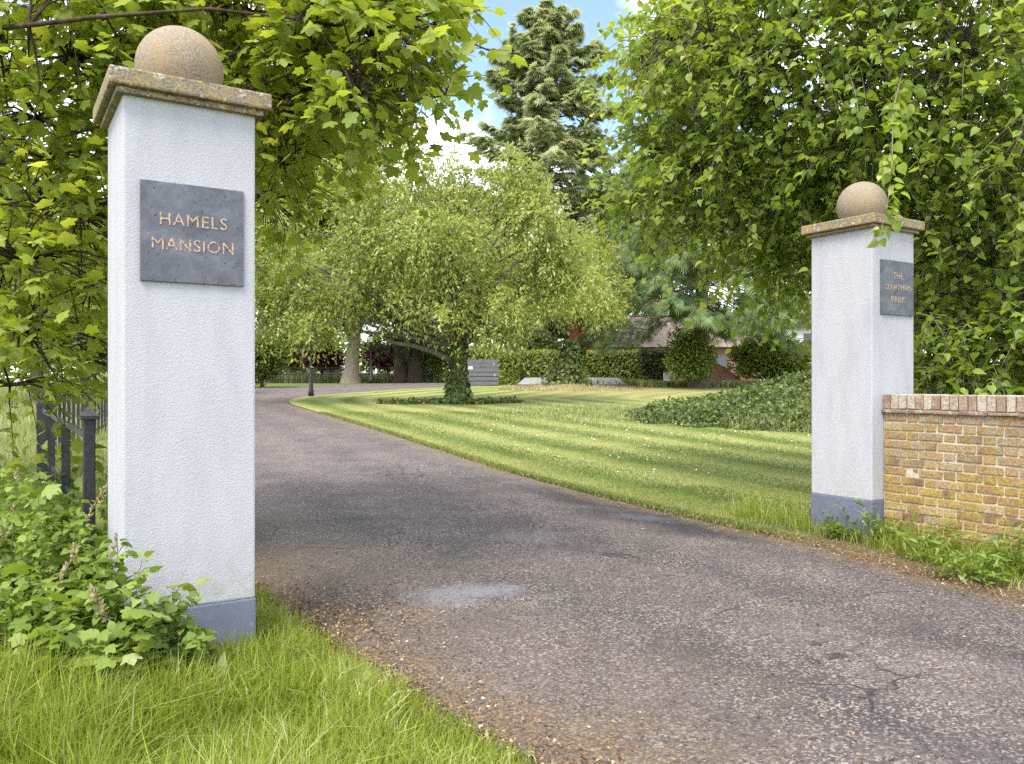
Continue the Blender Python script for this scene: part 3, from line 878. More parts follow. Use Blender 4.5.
    q2 = sample(rng, 3500, -3, 4, 2.6, 14); q2 = q2[in_poly(q2, ROADPOLY)]; q = np.concatenate([q, q2]); q = q[~in_pillar(q, .02)]
    q3 = np.stack([rng.normal(-1.25, .4, 2500), rng.normal(5.15, .35, 2500)], 1); q3 = q3[~in_pillar(q3, .02)]; q = np.concatenate([q, q3])
    n = len(q); p = np.stack([q[:, 0], q[:, 1], g(q[:, 0], q[:, 1]) + .022], 1)
    V, Fa, k = scatter(T_quad(.3, .45, .15), p, nrm(rng.normal(0, 1, (n, 3)) * [1, 1, .15]), nrm(UP + rng.normal(0, .35, (n, 3))), rng.uniform(.008, .028, n))
    tag(mesh_np('leaf_litter', V, Fa, M['litter'], None, {'rnd': np.repeat(rng.uniform(0, 1, n), k)}), 'brown dead leaf litter scattered on the drive edges', 'leaf litter', None, 'stuff')
    # daisies
    n = 420
    P = np.concatenate([np.stack([rng.normal(3.2, 2.4, n), rng.normal(19.5, 3.2, n)], 1), sample(rng, 120, -1, 3, 9, 18)])
    rx = np.interp(P[:, 1], RE[:, 1][RE[:, 1] > 5][:200], RE[:, 0][RE[:, 1] > 5][:200]); P = P[P[:, 0] > rx + .6]
    n = len(P); p = np.stack([P[:, 0], P[:, 1], g(P[:, 0], P[:, 1]) + .06], 1)
    V, Fa, k = scatter(T_quad(.5, .5, 0), p, nrm(rng.normal(0, 1, (n, 3)) * [1, 1, 0]), nrm(UP + rng.normal(0, .3, (n, 3))), np.full(n, .035))
    tag(mesh_np('daisies', V, Fa, M['daisy'], None, {'rnd': np.repeat(rng.uniform(0, 1, n), k)}), 'small white daisies dotted over the lawn', 'flowers', None, 'stuff')
    # ivy bank
    n = 24000
    P = sample(rng, n * 3, 2.6, 15, 16.6, 30)
    e = ((P[:, 0] - 9.6) / 6.4) ** 2 + ((P[:, 1] - 23.2) / 5.6) ** 2 + .12 * vnoise(P[:, 0], P[:, 1], 61, 1.5)
    P = P[e < 1]; e = e[e < 1]; n = len(P)
    z = g(P[:, 0], P[:, 1]); bush = (.05 + .26 * (vnoise(P[:, 0], P[:, 1], 62, 3.4) * .5 + .5)) * np.clip((1 - e) * 5, .2, 1)
    p = np.stack([P[:, 0], P[:, 1], z + bush * rng.uniform(.2, 1.5, n)], 1)
    V, Fa, k = scatter(T_heart(), p, nrm(rng.normal(0, 1, (n, 3)) - UP * .3), nrm(UP * 1.0 + rng.normal(0, .6, (n, 3)) - np.array([0, .3, 0])), .085 * rng.uniform(.6, 1.3, n))
    o = mesh_np('ivy_bank', V, Fa, M['leaf_ivy'], None, {'rnd': np.repeat(np.clip(rng.uniform(0, .85, n) + .15 * vnoise(P[:, 0], P[:, 1], 63, 1.2), 0, 1), k)})
    tag(o, 'dark ivy covering the low bank beside the right pillar', 'ivy', None, 'stuff')
    P = np.stack([rng.normal(7.2, 2.4, 5200), rng.normal(20.5, 2.2, 5200)], 1); e = ((P[:, 0] - 9.6) / 6.8) ** 2 + ((P[:, 1] - 23.2) / 6.0) ** 2
    P = P[(e < 1) & (e > .15) & (vnoise(P[:, 0], P[:, 1], 64, 1.7) > 0)]
    o = blades(rng, P, .38 * rng.uniform(.4, 1.2, len(P)), .006, .5, M['grass_meadow'], 'bank_grass', rng.uniform(0, .9, len(P)))
    tag(o, 'grass growing up through the ivy on the low bank', 'grass', None, 'stuff')
    a = rng.uniform(0, 2 * np.pi, 5200); r_ = rng.uniform(0, 1, 5200) ** .5 * 2.9; P = np.stack([2.86 + np.cos(a) * r_ * 1.25, 43.8 + np.sin(a) * r_], 1)
    o = blades(rng, P, .16 * rng.uniform(.3, 1.4, len(P)), .014, .7, M['straw'], 'dry_grass', rng.uniform(0, 1, len(P)))
    tag(o, 'dry brownish grass covering the mound under the ivy-grown tree', 'grass', None, 'stuff')
    # ivy ring about the weeping tree
    n = 1500
    a = rng.uniform(0, 2 * np.pi, n); r_ = rng.uniform(0, 1, n) ** .6
    P = np.stack([-2.3 + np.cos(a) * r_ * 2.5 + .5 * np.sin(a * 3), 31 + np.sin(a) * r_ * 1.1], 1)
    P = P[(vnoise(P[:, 0], P[:, 1], 71, 1.6) > -.35)]; n = len(P)
    p = np.stack([P[:, 0], P[:, 1], g(P[:, 0], P[:, 1]) + rng.uniform(.02, .17, n)], 1)
    V, Fa, k = scatter(T_heart(), p, nrm(rng.normal(0, 1, (n, 3)) - UP * .3), nrm(UP + rng.normal(0, .5, (n, 3))), .11 * rng.uniform(.6, 1.3, n))
    tag(mesh_np('ivy_carpet', V, Fa, M['leaf_ivy'], None, {'rnd': np.repeat(rng.uniform(0, .9, n), k)}), 'low ivy carpet on the lawn around the ivy-clad trunk', 'ivy', None, 'stuff')


grasses()

# ================================================================== GATE PILLARS
def text_mesh(body, size, spacing=1.0):
    cu = bpy.data.curves.new('lettering', 'FONT'); cu.body = body; cu.size = size; cu.align_x = 'CENTER'; cu.align_y = 'CENTER'
    cu.extrude = .0012; cu.space_character = spacing; cu.resolution_u = 4
    o = bpy.data.objects.new('lettering', cu); C.objects.link(o)
    bpy.context.view_layer.update()
    me = bpy.data.meshes.new_from_object(o.evaluated_get(bpy.context.evaluated_depsgraph_get()))
    bpy.data.objects.remove(o); bpy.data.curves.remove(cu)
    return me


def pillar(corner, label, zt, zb, sign_t, sign_z, lines, seed):
    c = corner + A2 * W / 2 + B2 * W / 2
    root = empty('gate_pillar', (c[0], c[1], 0), TH, label, 'gate pillar')
    MB().box((W, W, zt - zb), (0, 0, (zt + zb) / 2), bev=.012).build('shaft', M['render'], root)
    MB().box((W + .006, W + .006, zb + .1), (0, 0, (zb - .1) / 2), bev=.008).build('plinth', M['plinth'], root)
    b = MB()
    b.box((W + .07, W + .07, .03), (0, 0, zt - .012), bev=.006)
    b.box((W + .142, W + .142, .088), (0, 0, zt + .047), bev=.012)
    o = b.build('cap', M['capstone'], root)
    r = .232; zc = zt + .091 + r - .058
    prof = [(0, -r)] + [(r * math.sin(math.pi * k / 28), -r * math.cos(math.pi * k / 28)) for k in range(1, 28)] + [(0, r)]
    o = MB().lathe(prof, (0, 0, zc), 48).build('ball', M['ballstone'], root, True)
    # slate sign on the outer face (local -y)
    sx = (sign_t[0] + sign_t[1]) / 2 - W / 2; sw = sign_t[1] - sign_t[0]; sz = (sign_z[0] + sign_z[1]) / 2; sh = sign_z[1] - sign_z[0]
    s = MB().box((sw, .016, sh), (sx, -W / 2 - .009, sz), bev=.002).build('sign', M['slate'], root)
    for (txt, frac, size, sp) in lines:
        me = text_mesh(txt, size, sp); me.materials.clear(); me.materials.append(M['gilt'])
        o = bpy.data.objects.new('lettering', me); C.objects.link(o); o.parent = s
        o.rotation_euler = (math.pi / 2, 0, 0); o.location = (sx, -W / 2 - .0185, sign_z[1] - frac * sh)
    return root


pillar(LC, 'tall white rendered gate pillar with stone ball and large slate sign, the nearer one', 2.978, .3196, (.0784, .5916), (2.017, 2.531),
       [('HAMELS', .375, .089, 1.10), ('MANSION', .625, .089, 1.06)], 1)
pillar(RC, 'white rendered gate pillar with stone ball standing beside the brick wall', 2.945, .407, (.121, .628), (2.127, 2.635),
       [('THE', .28, .088, 1.05), ('COURTYARD', .50, .070, 1.0), ('PARK', .72, .088, 1.05)], 2)


# ================================================================== BRICK WALL
def brick_wall():
    rng = np.random.default_rng(3)
    s = RC + A2 * (WT) - B2 * .006                  # face start, touching the pillar's sign face
    rz = math.atan2(-B2[1], -B2[0])                  # local x runs along the wall (toward the road side end)
    root = empty('brick_wall', (s[0], s[1], 0), rz, 'old low brick wall with yellow lichen joined to the right pillar', 'wall')
    # local y: +y is left of local x.  face toward the road must be local -y or +y
    ax = np.array([math.cos(rz), math.sin(rz)]); ay = np.array([-ax[1], ax[0]])
    sg = 1.0 if ay @ A2 > 0 else -1.0                # +sg*y goes into the wall thickness
    LEN, T = 5.2, .33
    ch = .081; n = 15; top = n * ch
    MB().box((LEN, T - .012, top + .02), (LEN / 2, sg * (T / 2), top / 2 - .01)).build('mortar', M['mortar'], root)
    V = []; Q = []; R = []; Hh = []

    def brick(x0, x1, y0, y1, z0, z1, r, jit=.0022):
        b = len(V)
        bx = [(x0, y0, z0), (x1, y0, z0), (x1, y1, z0), (x0, y1, z0), (x0, y0, z1), (x1, y0, z1), (x1, y1, z1), (x0, y1, z1)]
        V.extend([tuple(np.array(p) + rng.normal(0, jit, 3)) for p in bx])
        for f in ((0, 1, 5, 4), (1, 2, 6, 5), (2, 3, 7, 6), (3, 0, 4, 7), (4, 5, 6, 7), (3, 2, 1, 0)): Q.append([b + i for i in f])
        R.extend([r] * 8); Hh.extend([p[2] for p in bx])
    for k in range(n):
        x = -.0 if k % 2 == 0 else .0; i = k % 2
        first = True
        while x < LEN - .02:
            l = .225 if (i % 2 == 0) else .112
            if first and k % 2: l = .17
            first = False
            x1 = min(x + l, LEN)
            fr = rng.normal(0, .0025)
            fr = min(fr, .001)
            if rng.uniform() < .012: fr = .012
            brick(x + .007, x1 - .007, sg * (-.004 + fr), sg * .1, k * ch + .007, (k + 1) * ch - .007, rng.uniform(0, 1))
            x = x1; i += 1
    o = mesh_np('brickwork', V, np.array(Q), M['brick'], root, {'rnd': R, 'hz': Hh}, None, False)
    bv = o.modifiers.new('soft_edges', 'BEVEL'); bv.width = .005; bv.segments = 2; bv.limit_method = 'ANGLE'
    # coping: a tile course, then bricks on edge
    V = []; Q = []; R = []; Hh = []
    x = -.012
    while x < LEN:
        x1 = x + .24; brick(x + .002, x1 - .002, sg * -.028, sg * (T + .02), top + .004, top + .034, rng.uniform(.0, .5)); x = x1
    x = -.006
    while x < LEN:
        x1 = x + .078; brick(x + .004, x1 - .004, sg * -.008, sg * (T), top + .040, top + .172 + rng.normal(0, .002), rng.uniform(0, 1)); x = x1
    o = mesh_np('coping', V, np.array(Q), M['coping'], root, {'rnd': R, 'hz': Hh}, None, False)
    bv = o.modifiers.new('soft_edges', 'BEVEL'); bv.width = .006; bv.segments = 2; bv.limit_method = 'ANGLE'
    MB().box((LEN - .01, T - .03, .125), (LEN / 2, sg * T / 2, top + .098)).build('coping_mortar', M['mortar'], root)


brick_wall()


# ================================================================== FENCES
def fences():
    p0 = np.array([-2.54, 4.9]); d = np.array([-.54, .842])
    root = empty('iron_fence', (p0[0], p0[1], 0), 0, 'black iron post and rail fence beside the left pillar, near post capped', 'fence')

    def P(t, z): q = d * t; return (q[0], q[1], z)
    b = MB(); b.box((.065, .065, 1.28), (0, 0, .64), bev=.006, rz=TH); b.box((.10, .10, .02), (0, 0, 1.285), rz=TH, bev=.004)
    v = [b.bm.verts.new(Matrix.Rotation(TH, 3, 'Z') @ Vector(p)) for p in ((-.05, -.05, 1.297), (.05, -.05, 1.297), (.05, .05, 1.297), (-.05, .05, 1.297), (0, 0, 1.36))]
    for i in range(4): b.bm.faces.new((v[i], v[(i + 1) % 4], v[4]))
    b.bm.faces.new(v[3::-1])
    o = b.build('end_post', M['iron'], root)
    for t in (1.75, 3.5):
        MB().box((.06, .03, 1.17), P(t, .585), bev=.004, rz=.25).build('post', M['iron'], root)
    MB().box((.11, .06, 1.27), P(5.0, .635), bev=.006, rz=.2).build('stop_post', M['iron'], root)
    for z in (1.17, .68, .3):
        MB().bar(P(0.04, z), P(4.95, z + .012), .014, .045).build('rail', M['iron'], root)
    # long paling fence that follows the drive behind
    pts = dense(np.array([(-5.24, 9.15), (-6.4, 11), (-7.5, 13.4), (-8.9, 18), (-11, 23.5), (-14, 29.5), (-16.3, 36)]), 10)
    s = np.concatenate([[0], np.cumsum(np.linalg.norm(np.diff(pts, axis=0), axis=1))])
    root = empty('iron_fence', (pts[0, 0], pts[0, 1], gz(*pts[0])), 0, 'black iron railing of many thin bars running off behind the left pillar', 'fence')
    o0 = np.array([pts[0, 0], pts[0, 1], gz(*pts[0])])
    n = int(s[-1] / .42)
    for i in range(n):
        t = (i + .5) * .42; x = np.interp(t, s, pts[:, 0]); y = np.interp(t, s, pts[:, 1])
        if i < 60:
            MB().box((.045, .022, 1.2), (x - o0[0], y - o0[1], gz(x, y) + .6 - o0[2]), rz=.3).build('bar', M['iron'], root)
    for z in (1.1, .25):
        q = pts[::3]; m = MB()
        for a, b_ in zip(q[:-1], q[1:]):
            m.bar((a[0] - o0[0], a[1] - o0[1], gz(*a) + z - o0[2]), (b_[0] - o0[0], b_[1] - o0[1], gz(*b_) + z - o0[2]), .012, .035)
        m.build('rail', M['iron'], root)
    # far pale railing beyond the trees
    x0, x1, Y = -18.5, -6.0, 60.8
    root = empty('estate_fence', (x0, Y, gz(x0, Y)), 0, 'thin far railing on the pale meadow edge beside the copper trees', 'fence')
    n = 60
    for i in range(n):
        x = (x1 - x0) * i / (n - 1); MB().box((.035, .035, 1.2), (x, 0, .6)).build('bar', M['iron'], root)
    for z in (1.12, .65, .25): MB().box((x1 - x0, .025, .04), ((x1 - x0) / 2, .032, z)).build('rail', M['iron'], root)


fences()


# ================================================================== LAMPS, SCREEN, BOARD, LOW COVERS
def lamp(px, Y, h, label):
    p = ga(px, Y)
    r = empty('lamp_post', p, 0, label, 'lamp post', 'black lamp posts along the drive')
    MB().lathe([(.13, 0), (.13, .25), (.10, .3), (.085, .9), (.06, .95), (.05, h - .55), (.07, h - .53), (.07, h - .5)], n=12).build('post', M['post'], r, True)
    MB().lathe([(.11, h - .5), (.17, h - .14), (.17, h - .12)], n=6).build('lantern_glass', M['lantern'], r)
    MB().lathe([(.20, h - .12), (.19, h - .09), (.07, h + .02), (.02, h + .06), (.0, h + .12)], n=6).build('lantern_roof', M['post'], r)


lamp(311, 36.6, 3.3, 'black lamp post standing on the lawn corner where the drive bends')
lamp(371, 55.5, 3.3, 'black lamp post farther off, between the trunk and copper tree')


def screen():
    a = ga(465, 50.2); b = ga(498, 49.6); r = empty('slatted_screen', a, 0, 'grey slatted timber bin screen in front of the hedge', 'screen')
    w = b[0] - a[0]
    for i in range(6): MB().box((w, .03, .22), (w / 2, 0, .16 + i * .27), bev=.004).build('slat', M['timber'], r)
    for x in (.05, w / 2, w - .05): MB().box((.09, .09, 1.66), (x, .062, .83)).build('post', M['timber'], r)
    MB().box((w, .02, 1.5), (w / 2, .5, .75)).build('back_panel', M['timber'], r)
    MB().box((.3, .012, .16), (.32, -.022, 1.1)).build('notice', M['board'], r)
    MB().box((.02, .5, 1.5), (w - .012, .25, .75)).build('side_panel', M['timber'], r)


screen()


def covers():
    for (x0, x1, lab) in ((516, 552, 'low pale grey sloped cover left of the mound tree'), (590, 628, 'low pale grey sloped cover right of the mound tree')):
        a = ga(x0, 50); b = ga(x1, 50); w = b[0] - a[0]
        r = empty('low_cover', a, 0, lab, 'cover', 'low grey covers beside the hedge')
        left = x0 < 560
        pts = [(0, 0, .02), (w, 0, .02), (w, 0, .52), (.55, 0, .50)] if left else [(0, 0, .02), (w, 0, .02), (w - .6, 0, .50), (0, 0, .52)]
        MB().poly(pts, (0, 1.6, 0)).build('cover_top', M['felt'], r)
        MB().box((w + .06, .05, .10), (w / 2, -.03, .05)).build('kerb', M['timber'], r)
    p = ga(667, 47.5); r = empty('notice_board', p, 0, 'small white blank notice on a short stake before the shrubs', 'sign')
    MB().box((.42, .02, .48), (0, 0, .62), bev=.004).build('board', M['board'], r); MB().box((.04, .04, .62), (0, .03, .31)).build('stake', M['timber'], r)


covers()


# ================================================================== HOUSE AND GARDEN WALL
def house():
    Y = 68.0
    x0, x1 = (588 - HX) / F * Y, (768 - HX) / F * Y
    base = np.array([x0, Y, 1.42]); r = empty('house', base, 0, 'low brick house with weathered tiled roof behind the shrubs', 'house')
    w = x1 - x0; e, rg, dp = 3.1, 5.9, 6.0
    MB().box((w, dp, e), (w / 2, dp / 2, e / 2)).build('wall', M['farbrick'], r)
    rf = MB().poly([(-.3, -.45, e - .12), (-.3, dp + .45, e - .12), (-.3, dp / 2, rg)], (w + .6, 0, 0)).build('roof', M['roof'], r)
    ch = MB(); ch.box((.9, .7, 1.7), (w * .42, dp / 2, rg + .4)); ch.box((1.04, .84, .14), (w * .42, dp / 2, rg + 1.3)); ch.build('chimney', M['farbrick'], rf)
    for x in (1.6, 4.6, 7.8, 11.0):
        f = MB().box((1.25, .08, 1.25), (x, -.03, 1.65)).build('window', M['timber'], r); MB().box((1.05, .02, 1.05), (x, -.082, 1.65)).build('pane', M['glass'], f)
    # white wing
    Y2 = 66.0; x2, x3 = (764 - HX) / F * Y2, (880 - HX) / F * Y2
    r2 = empty('house', (x2, Y2, 1.42), 0, 'white rendered cottage with brown roof glimpsed beside the right pillar', 'house')
    w = x3 - x2
    MB().box((w, 6, 4.6), (w / 2, 3, 2.3)).build('wall', M['whitewall'], r2)
    MB().poly([(-.3, -.5, 4.5), (-.3, 6.5, 4.5), (-.3, 3, 7.4)], (w + .6, 0, 0)).build('roof', M['roof'], r2)
    for x in (1.2, 3.7, 6.5):
        f = MB().box((.95, .08, 1.2), (x, -.03, 3.4)).build('window', M['timber'], r2); MB().box((.78, .02, 1.0), (x, -.082, 3.4)).build('pane', M['glass'], f)
    # ramped garden wall
    a = ga(704, 51); b = ga(746, 50); r3 = empty('garden_wall', a, 0, 'red brick garden wall curving down to the ground by the laurel', 'wall')
    w = b[0] - a[0]
    pts = [(-1.2, 0, 0), (w, 0, 0), (w, 0, .25)] + [(w * (1 - t), 0, .25 + 1.25 * math.sin(t * math.pi / 2)) for t in (.15, .3, .45, .6, .75, .9, 1)] + [(-1.2, 0, 1.5)]
    MB().poly(pts, (0, .24, 0)).build('brickwork', M['farbrick'], r3)
    top = pts[2:]; m = MB()
    for p, q in zip(top[:-1], top[1:]): m.bar((p[0], .12, p[2] + .03), (q[0], .12, q[2] + .03), .3, .06)
    m.build('coping', M['farbrick'], r3)


house()


# ================================================================== HEDGES AND SHRUBS
def hedge(x0, x1, Y, h, dp, label, lmat, seed, n, name='clipped_hedge', size=.16):
    rng = np.random.default_rng(seed)
    a = ga(x0, Y); b = ga(x1, Y); w = b[0] - a[0]; z0 = gz(a[0], Y)
    o = np.array([a[0], Y, z0]); r = empty(name, o, 0, label, 'hedge')
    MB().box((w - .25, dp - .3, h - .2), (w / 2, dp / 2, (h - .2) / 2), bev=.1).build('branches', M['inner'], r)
    P = []; N = []
    for (ax, frac) in (('f', .55), ('t', .25), ('l', .1), ('r', .1)):
        k = int(n * frac); u, v = rng.uniform(0, 1, (2, k))
        if ax == 'f': p = np.stack([u * w, 0 * u, v * h], 1); nn = (0, -1, 0)
        elif ax == 't': p = np.stack([u * w, v * dp, 0 * u + h], 1); nn = (0, 0, 1)
        elif ax == 'l': p = np.stack([0 * u, v * dp, u * h], 1); nn = (-1, 0, 0)
        else: p = np.stack([0 * u + w, v * dp, u * h], 1); nn = (1, 0, 0)
        nn = np.array(nn, float); p = p + nn * (rng.normal(-.04, .07, (k, 1)) + .05 * np.sin(p[:, :1] * 3 + p[:, 2:] * 4)); P.append(p); N.append(np.broadcast_to(nn, p.shape))
    leaf_shell('foliage', np.concatenate(P) , np.concatenate(N), T_quad(.32, .45, .1), size, lmat, r, None, rng)


hedge(517, 641, 53, 2.15, 1.6, 'long clipped green hedge behind the mound tree', M['leaf_hedge'], 21, 9000)
hedge(462, 500, 53.5, 2.3, 1.5, 'clipped green hedge behind the slatted screen', M['leaf_hedge'], 22, 4000)
hedge(499, 519, 51.6, 2.0, 1.2, 'yellowish end of hedge just right of the slatted screen', M['leaf_hedge'], 23, 2600)
hedge(640, 668, 52.4, 2.2, 1.6, 'darker hedge block between long hedge and ivy shrub', M['leaf_dark'], 24, 2600)


def bush(name, label, c, R, n, lmat, seed, size=.2, tmpl=None, k=9, shell=2.2, cat='shrub'):
    rng = np.random.default_rng(seed); c = np.asarray(c, float)
    z0 = gz(c[0], c[1]); base = np.array([c[0], c[1], z0])
    lobes = crown_lobes(rng, (c[0], c[1], z0 + R[2] * .95), R, k, (.35, .55))
    return tree(name, label, base, [base - UP * .1, base + UP * R[2] * .5, base + UP * R[2] * 1.2], .06 + R[0] * .03, lobes, n, size * 1.6, 5, tmpl or T_quad(.3, .45, .1), size, lmat, M['bark_brown'], seed, .3, .4, shell, cat=cat, limb_r=.5)


bush('laurel_bush', 'big rounded bright laurel bush left of the right pillar', ga(776, 51), (2.9, 1.8, 1.65), 3000, M['leaf_bright'], 31, .24, k=12)
bush('ivy_shrub', 'ivy shrub heaped at the foot of the drooping conifer', ga(688, 45.8), (1.35, 1.0, 2.0), 1900, M['leaf_bright'], 32, .2)
bush('round_shrub', 'dense round green shrub at the far left edge of the drive', ga(262, 47), (1.8, 1.6, 1.9), 2300, M['leaf_mid'], 33, .2)
bush('rhododendron', 'broad dark shrub behind the hedge end and screen', ga(535, 57), (3.0, 1.6, 1.9), 1800, M['leaf_dark'], 34, .24)
bush('round_shrub', 'low green shrub on the meadow edge beside the dark double trunk', ga(432, 62), (2.6, 1.5, 1.5), 1500, M['leaf_bright'], 35, .22)
bush('meadow_bush', 'pale bush in the meadow left of the copper trees', ga(292, 66), (2.5, 1.5, 2.6), 1500, M['leaf_bright'], 36, .24)

# ================================================================== TREES
# --- weeping tree with ivy trunk, centre
rng = np.random.default_rng(90)
b = ga(457, 31)
lobes = []
for (px, py, Y, rx, ry, rz) in ((300, 250, 31, 2.3, 2.4, 2.1), (285, 300, 30, 1.5, 2, 1.6), (350, 205, 30.5, 2.0, 2.4, 1.9), (420, 185, 31, 2.2, 2.6, 1.9), (490, 195, 31.5, 2.1, 2.6, 1.9),
                                (545, 235, 31, 2.0, 2.4, 2.0), (570, 285, 31, 1.5, 2.2, 1.7), (470, 255, 29.2, 2.5, 2.2, 2.0), (390, 265, 29.2, 2.3, 2.2, 2.0), (345, 315, 30, 2.0, 2, 1.5),
                                (430, 315, 28.8, 2.0, 1.7, 1.3), (505, 312, 29.5, 1.9, 1.8, 1.3), (440, 230, 33, 3, 2.4, 2.4), (520, 260, 33, 2.4, 2, 2), (270, 280, 31.5, 1.3, 1.8, 1.8)):
    p = at(px, py, Y); lobes.append((*p, rx, ry, rz))
rs = np.random.default_rng(96); sub = []
for lb in lobes:
    for q in range(4):
        u = nrm(rs.normal(0, 1, 3)); f = rs.uniform(.36, .56)
        sub.append((*(np.array(lb[:3]) + u * np.array(lb[3:]) * .68), *(np.array(lb[3:]) * f)))
lobes = sub
limb = [at(455, 362, 31), at(435, 352, 31), at(412, 345, 30.9), at(395, 343, 30.8), at(372, 332, 30.6)]
tree('weeping_tree', 'broad pale green weeping tree with ivy-clad trunk on the lawn', b, [b - UP * .1, at(458, 370, 31), at(461, 335, 31), at(455, 290, 31.2), at(450, 230, 31.3), at(448, 190, 31.3)], .29, lobes, 5600, .75, 15,
     T_quad(.2, .4, .05), .185, M['leaf_cherry'], M['bark_grey'], 91, .9, .7, 1.8, ivy=(b[2], b[2] + 2.7, 2400, .12, .12), outz=-.05, flat=.35, extra_limbs=[(limb, .13, .05)], limb_r=.3, cull=lambda c: c[:, 2] > 3.55 + .9 * (c[:, 0] > .9) + .35 * vnoise(c[:, 0], c[:, 1], 95, 1.1) - .6 * (np.abs(c[:, 0] + .2) < 1.0))

# --- second tree on the mound
b = ga(566, 44)
lobes = [(*at(px, py, Y), rx, 1.8, rz) for (px, py, Y, rx, rz) in ((560, 280, 44, 2.0, 1.5), (597, 290, 44, 1.6, 1.4), (530, 295, 43.5, 1.5, 1.2), (568, 300, 42.6, 1.8, .8), (604, 308, 43, 1.0, .8), (580, 255, 45, 2.2, 1.8), (540, 265, 45, 2, 1.7))]
tree('mound_tree', 'smaller tree with reddish trunk and ivy growing on a grassy mound', b, [b - UP * .1, b + UP * 1.6 + np.array([.35, 0, 0]), b + UP * 3.2 + np.array([.6, 0, 0]), b + UP * 6 + np.array([.5, 0, 0])], .40, lobes, 3000, .6, 10,
     T_quad(.19, .4, .05), .19, M['leaf_cherry'], M['bark_red'], 92, .6, .6, 2.2, ivy=(b[2] - .15, b[2] + 2.3, 1500, .17, .5), flat=.35)

# --- far trees by the drive
b = ga(351, 56)
lobes = crown_lobes(np.random.default_rng(41), at(352, 285, 56), (6.0, 4, 4.2), 14)
tree('lawn_tree', 'broad green tree with pale grey trunk beyond the lamp post', b, [b - UP * .1, b + UP * 1.5, at(356, 335, 56), at(352, 250, 56)], .52, lobes, 5200, .8, 8, T_quad(.24, .42, .06), .27, M['leaf_bright'], M['bark_pale'], 42, .5, .5, 2.2)
b = ga(408, 61)
lobes = crown_lobes(np.random.default_rng(43), at(430, 290, 62), (6.4, 4, 4.0), 15)
lobes += [(*at(395, 340, 60), 1.6, 1.4, 1.0), (*at(440, 335, 60), 2.2, 1.4, 1.2)]
tree('dark_evergreen', 'dark evergreen with a double trunk beyond the weeping tree', b, [[b + np.array([-.5, 0, -.1]), b + np.array([-.6, 0, 2]), at(398, 300, 61)], [b + np.array([.55, 0, -.1]), b + np.array([.5, 0, 2.2]), at(415, 260, 61)]], .55, lobes, 4600, .8, 8, T_quad(.22, .42, .06), .28, M['leaf_dark'], M['bark_brown'], 44, .3, .4, 2.2)
for px, py, Y, R, sd, lab in ((322, 357, 63, (1.9, 1.5, 1.7), 45, 'dark red copper-leaved tree just right of the lamp post'), (388, 357, 64, (2.3, 1.5, 1.4), 46, 'dark red copper-leaved tree left of the dark double trunk')):
    b = ga(px, Y); lobes = crown_lobes(np.random.default_rng(sd), at(px, py - 2, Y), R, 10)
    tree('copper_tree', lab, b, [b - UP * .1, b + UP * .9, at(px, py, Y), at(px, py - 16, Y)], .12, lobes, 1500, .5, 8, T_quad(.26, .42, .06), .2, M['leaf_copper'], M['bark_brown'], sd, .3, .3, 2.2, group=None)

# --- left background trees behind the fence and left pillar
for px, py, Y, R, sd, n, mt, lab in ((40, 290, 26, (4.6, 3, 3.2), 51, 3600, 'leaf_bright', 'bright green tree behind the iron fence at the left edge'),
                                     (120, 250, 36, (5, 4, 5.2), 52, 4200, 'leaf_mid', 'tall green tree partly hidden behind the left pillar'),
                                     (-60, 180, 34, (6, 4, 7), 53, 3600, 'leaf_mid', 'tall green tree at the far left beyond the meadow'),
                                     (262, 230, 60, (6.5, 4, 8), 54, 4400, 'leaf_mid', 'tall green tree behind the round shrub at the bend'),
                                     (200, 120, 66, (9, 5, 9), 55, 4200, 'leaf_bright', 'very tall pale tree far behind the left pillar'),
                                     (85, 345, 21, (1.8, 1.3, .9), 56, 900, 'leaf_mid', 'small leafy tree over the paling fence')):
    b = ga(px, Y); lobes = crown_lobes(np.random.default_rng(sd), at(px, py, Y), R, 15)
    tree('broadleaf_tree', lab, b, [b - UP * .1, b + UP * 1.5, at(px + 5, py, Y), at(px, py - 40, Y)], .07 * R[0], lobes, n, .035 * Y ** .8, 8, T_quad(.27, .42, .06), .02 * Y ** .72, M[mt], M['bark_grey'], sd, .4, .5, 2.0)
# dark trees that close the view behind hedge and house
for px, py, Y, R, sd, n, mt, lab in ((328, 190, 72, (8.7, 4, 7.5), 64, 4600, 'leaf_bright', 'bright yellow-green tree rising behind the weeping tree on its left'), (455, 262, 80, (8, 4, 9), 57, 3800, 'leaf_dark', 'tall dark tree behind the weeping tree and screen'),
                                     (625, 250, 84, (7.5, 4, 10), 58, 3800, 'leaf_dark', 'tall dark tree behind the house and conifers'),
                                     (830, 230, 88, (13, 5, 14), 59, 5200, 'leaf_mid', 'broad tree rising behind the white cottage'),
                                     (960, 250, 40, (6, 4, 7), 60, 3800, 'leaf_mid', 'green tree far behind the brick wall')):
    b = ga(px, Y); lobes = crown_lobes(np.random.default_rng(sd), at(px, py, Y), R, 18)
    tree('broadleaf_tree', lab, b, [b - UP * .1, b + UP * 1.5, at(px + 3, py, Y), at(px, py - 50, Y)], .06 * R[0], lobes, n, .035 * Y ** .8, 8, T_quad(.27, .42, .06), .02 * Y ** .74, M[mt], M['bark_brown'], sd, .4, .5, 2.0)


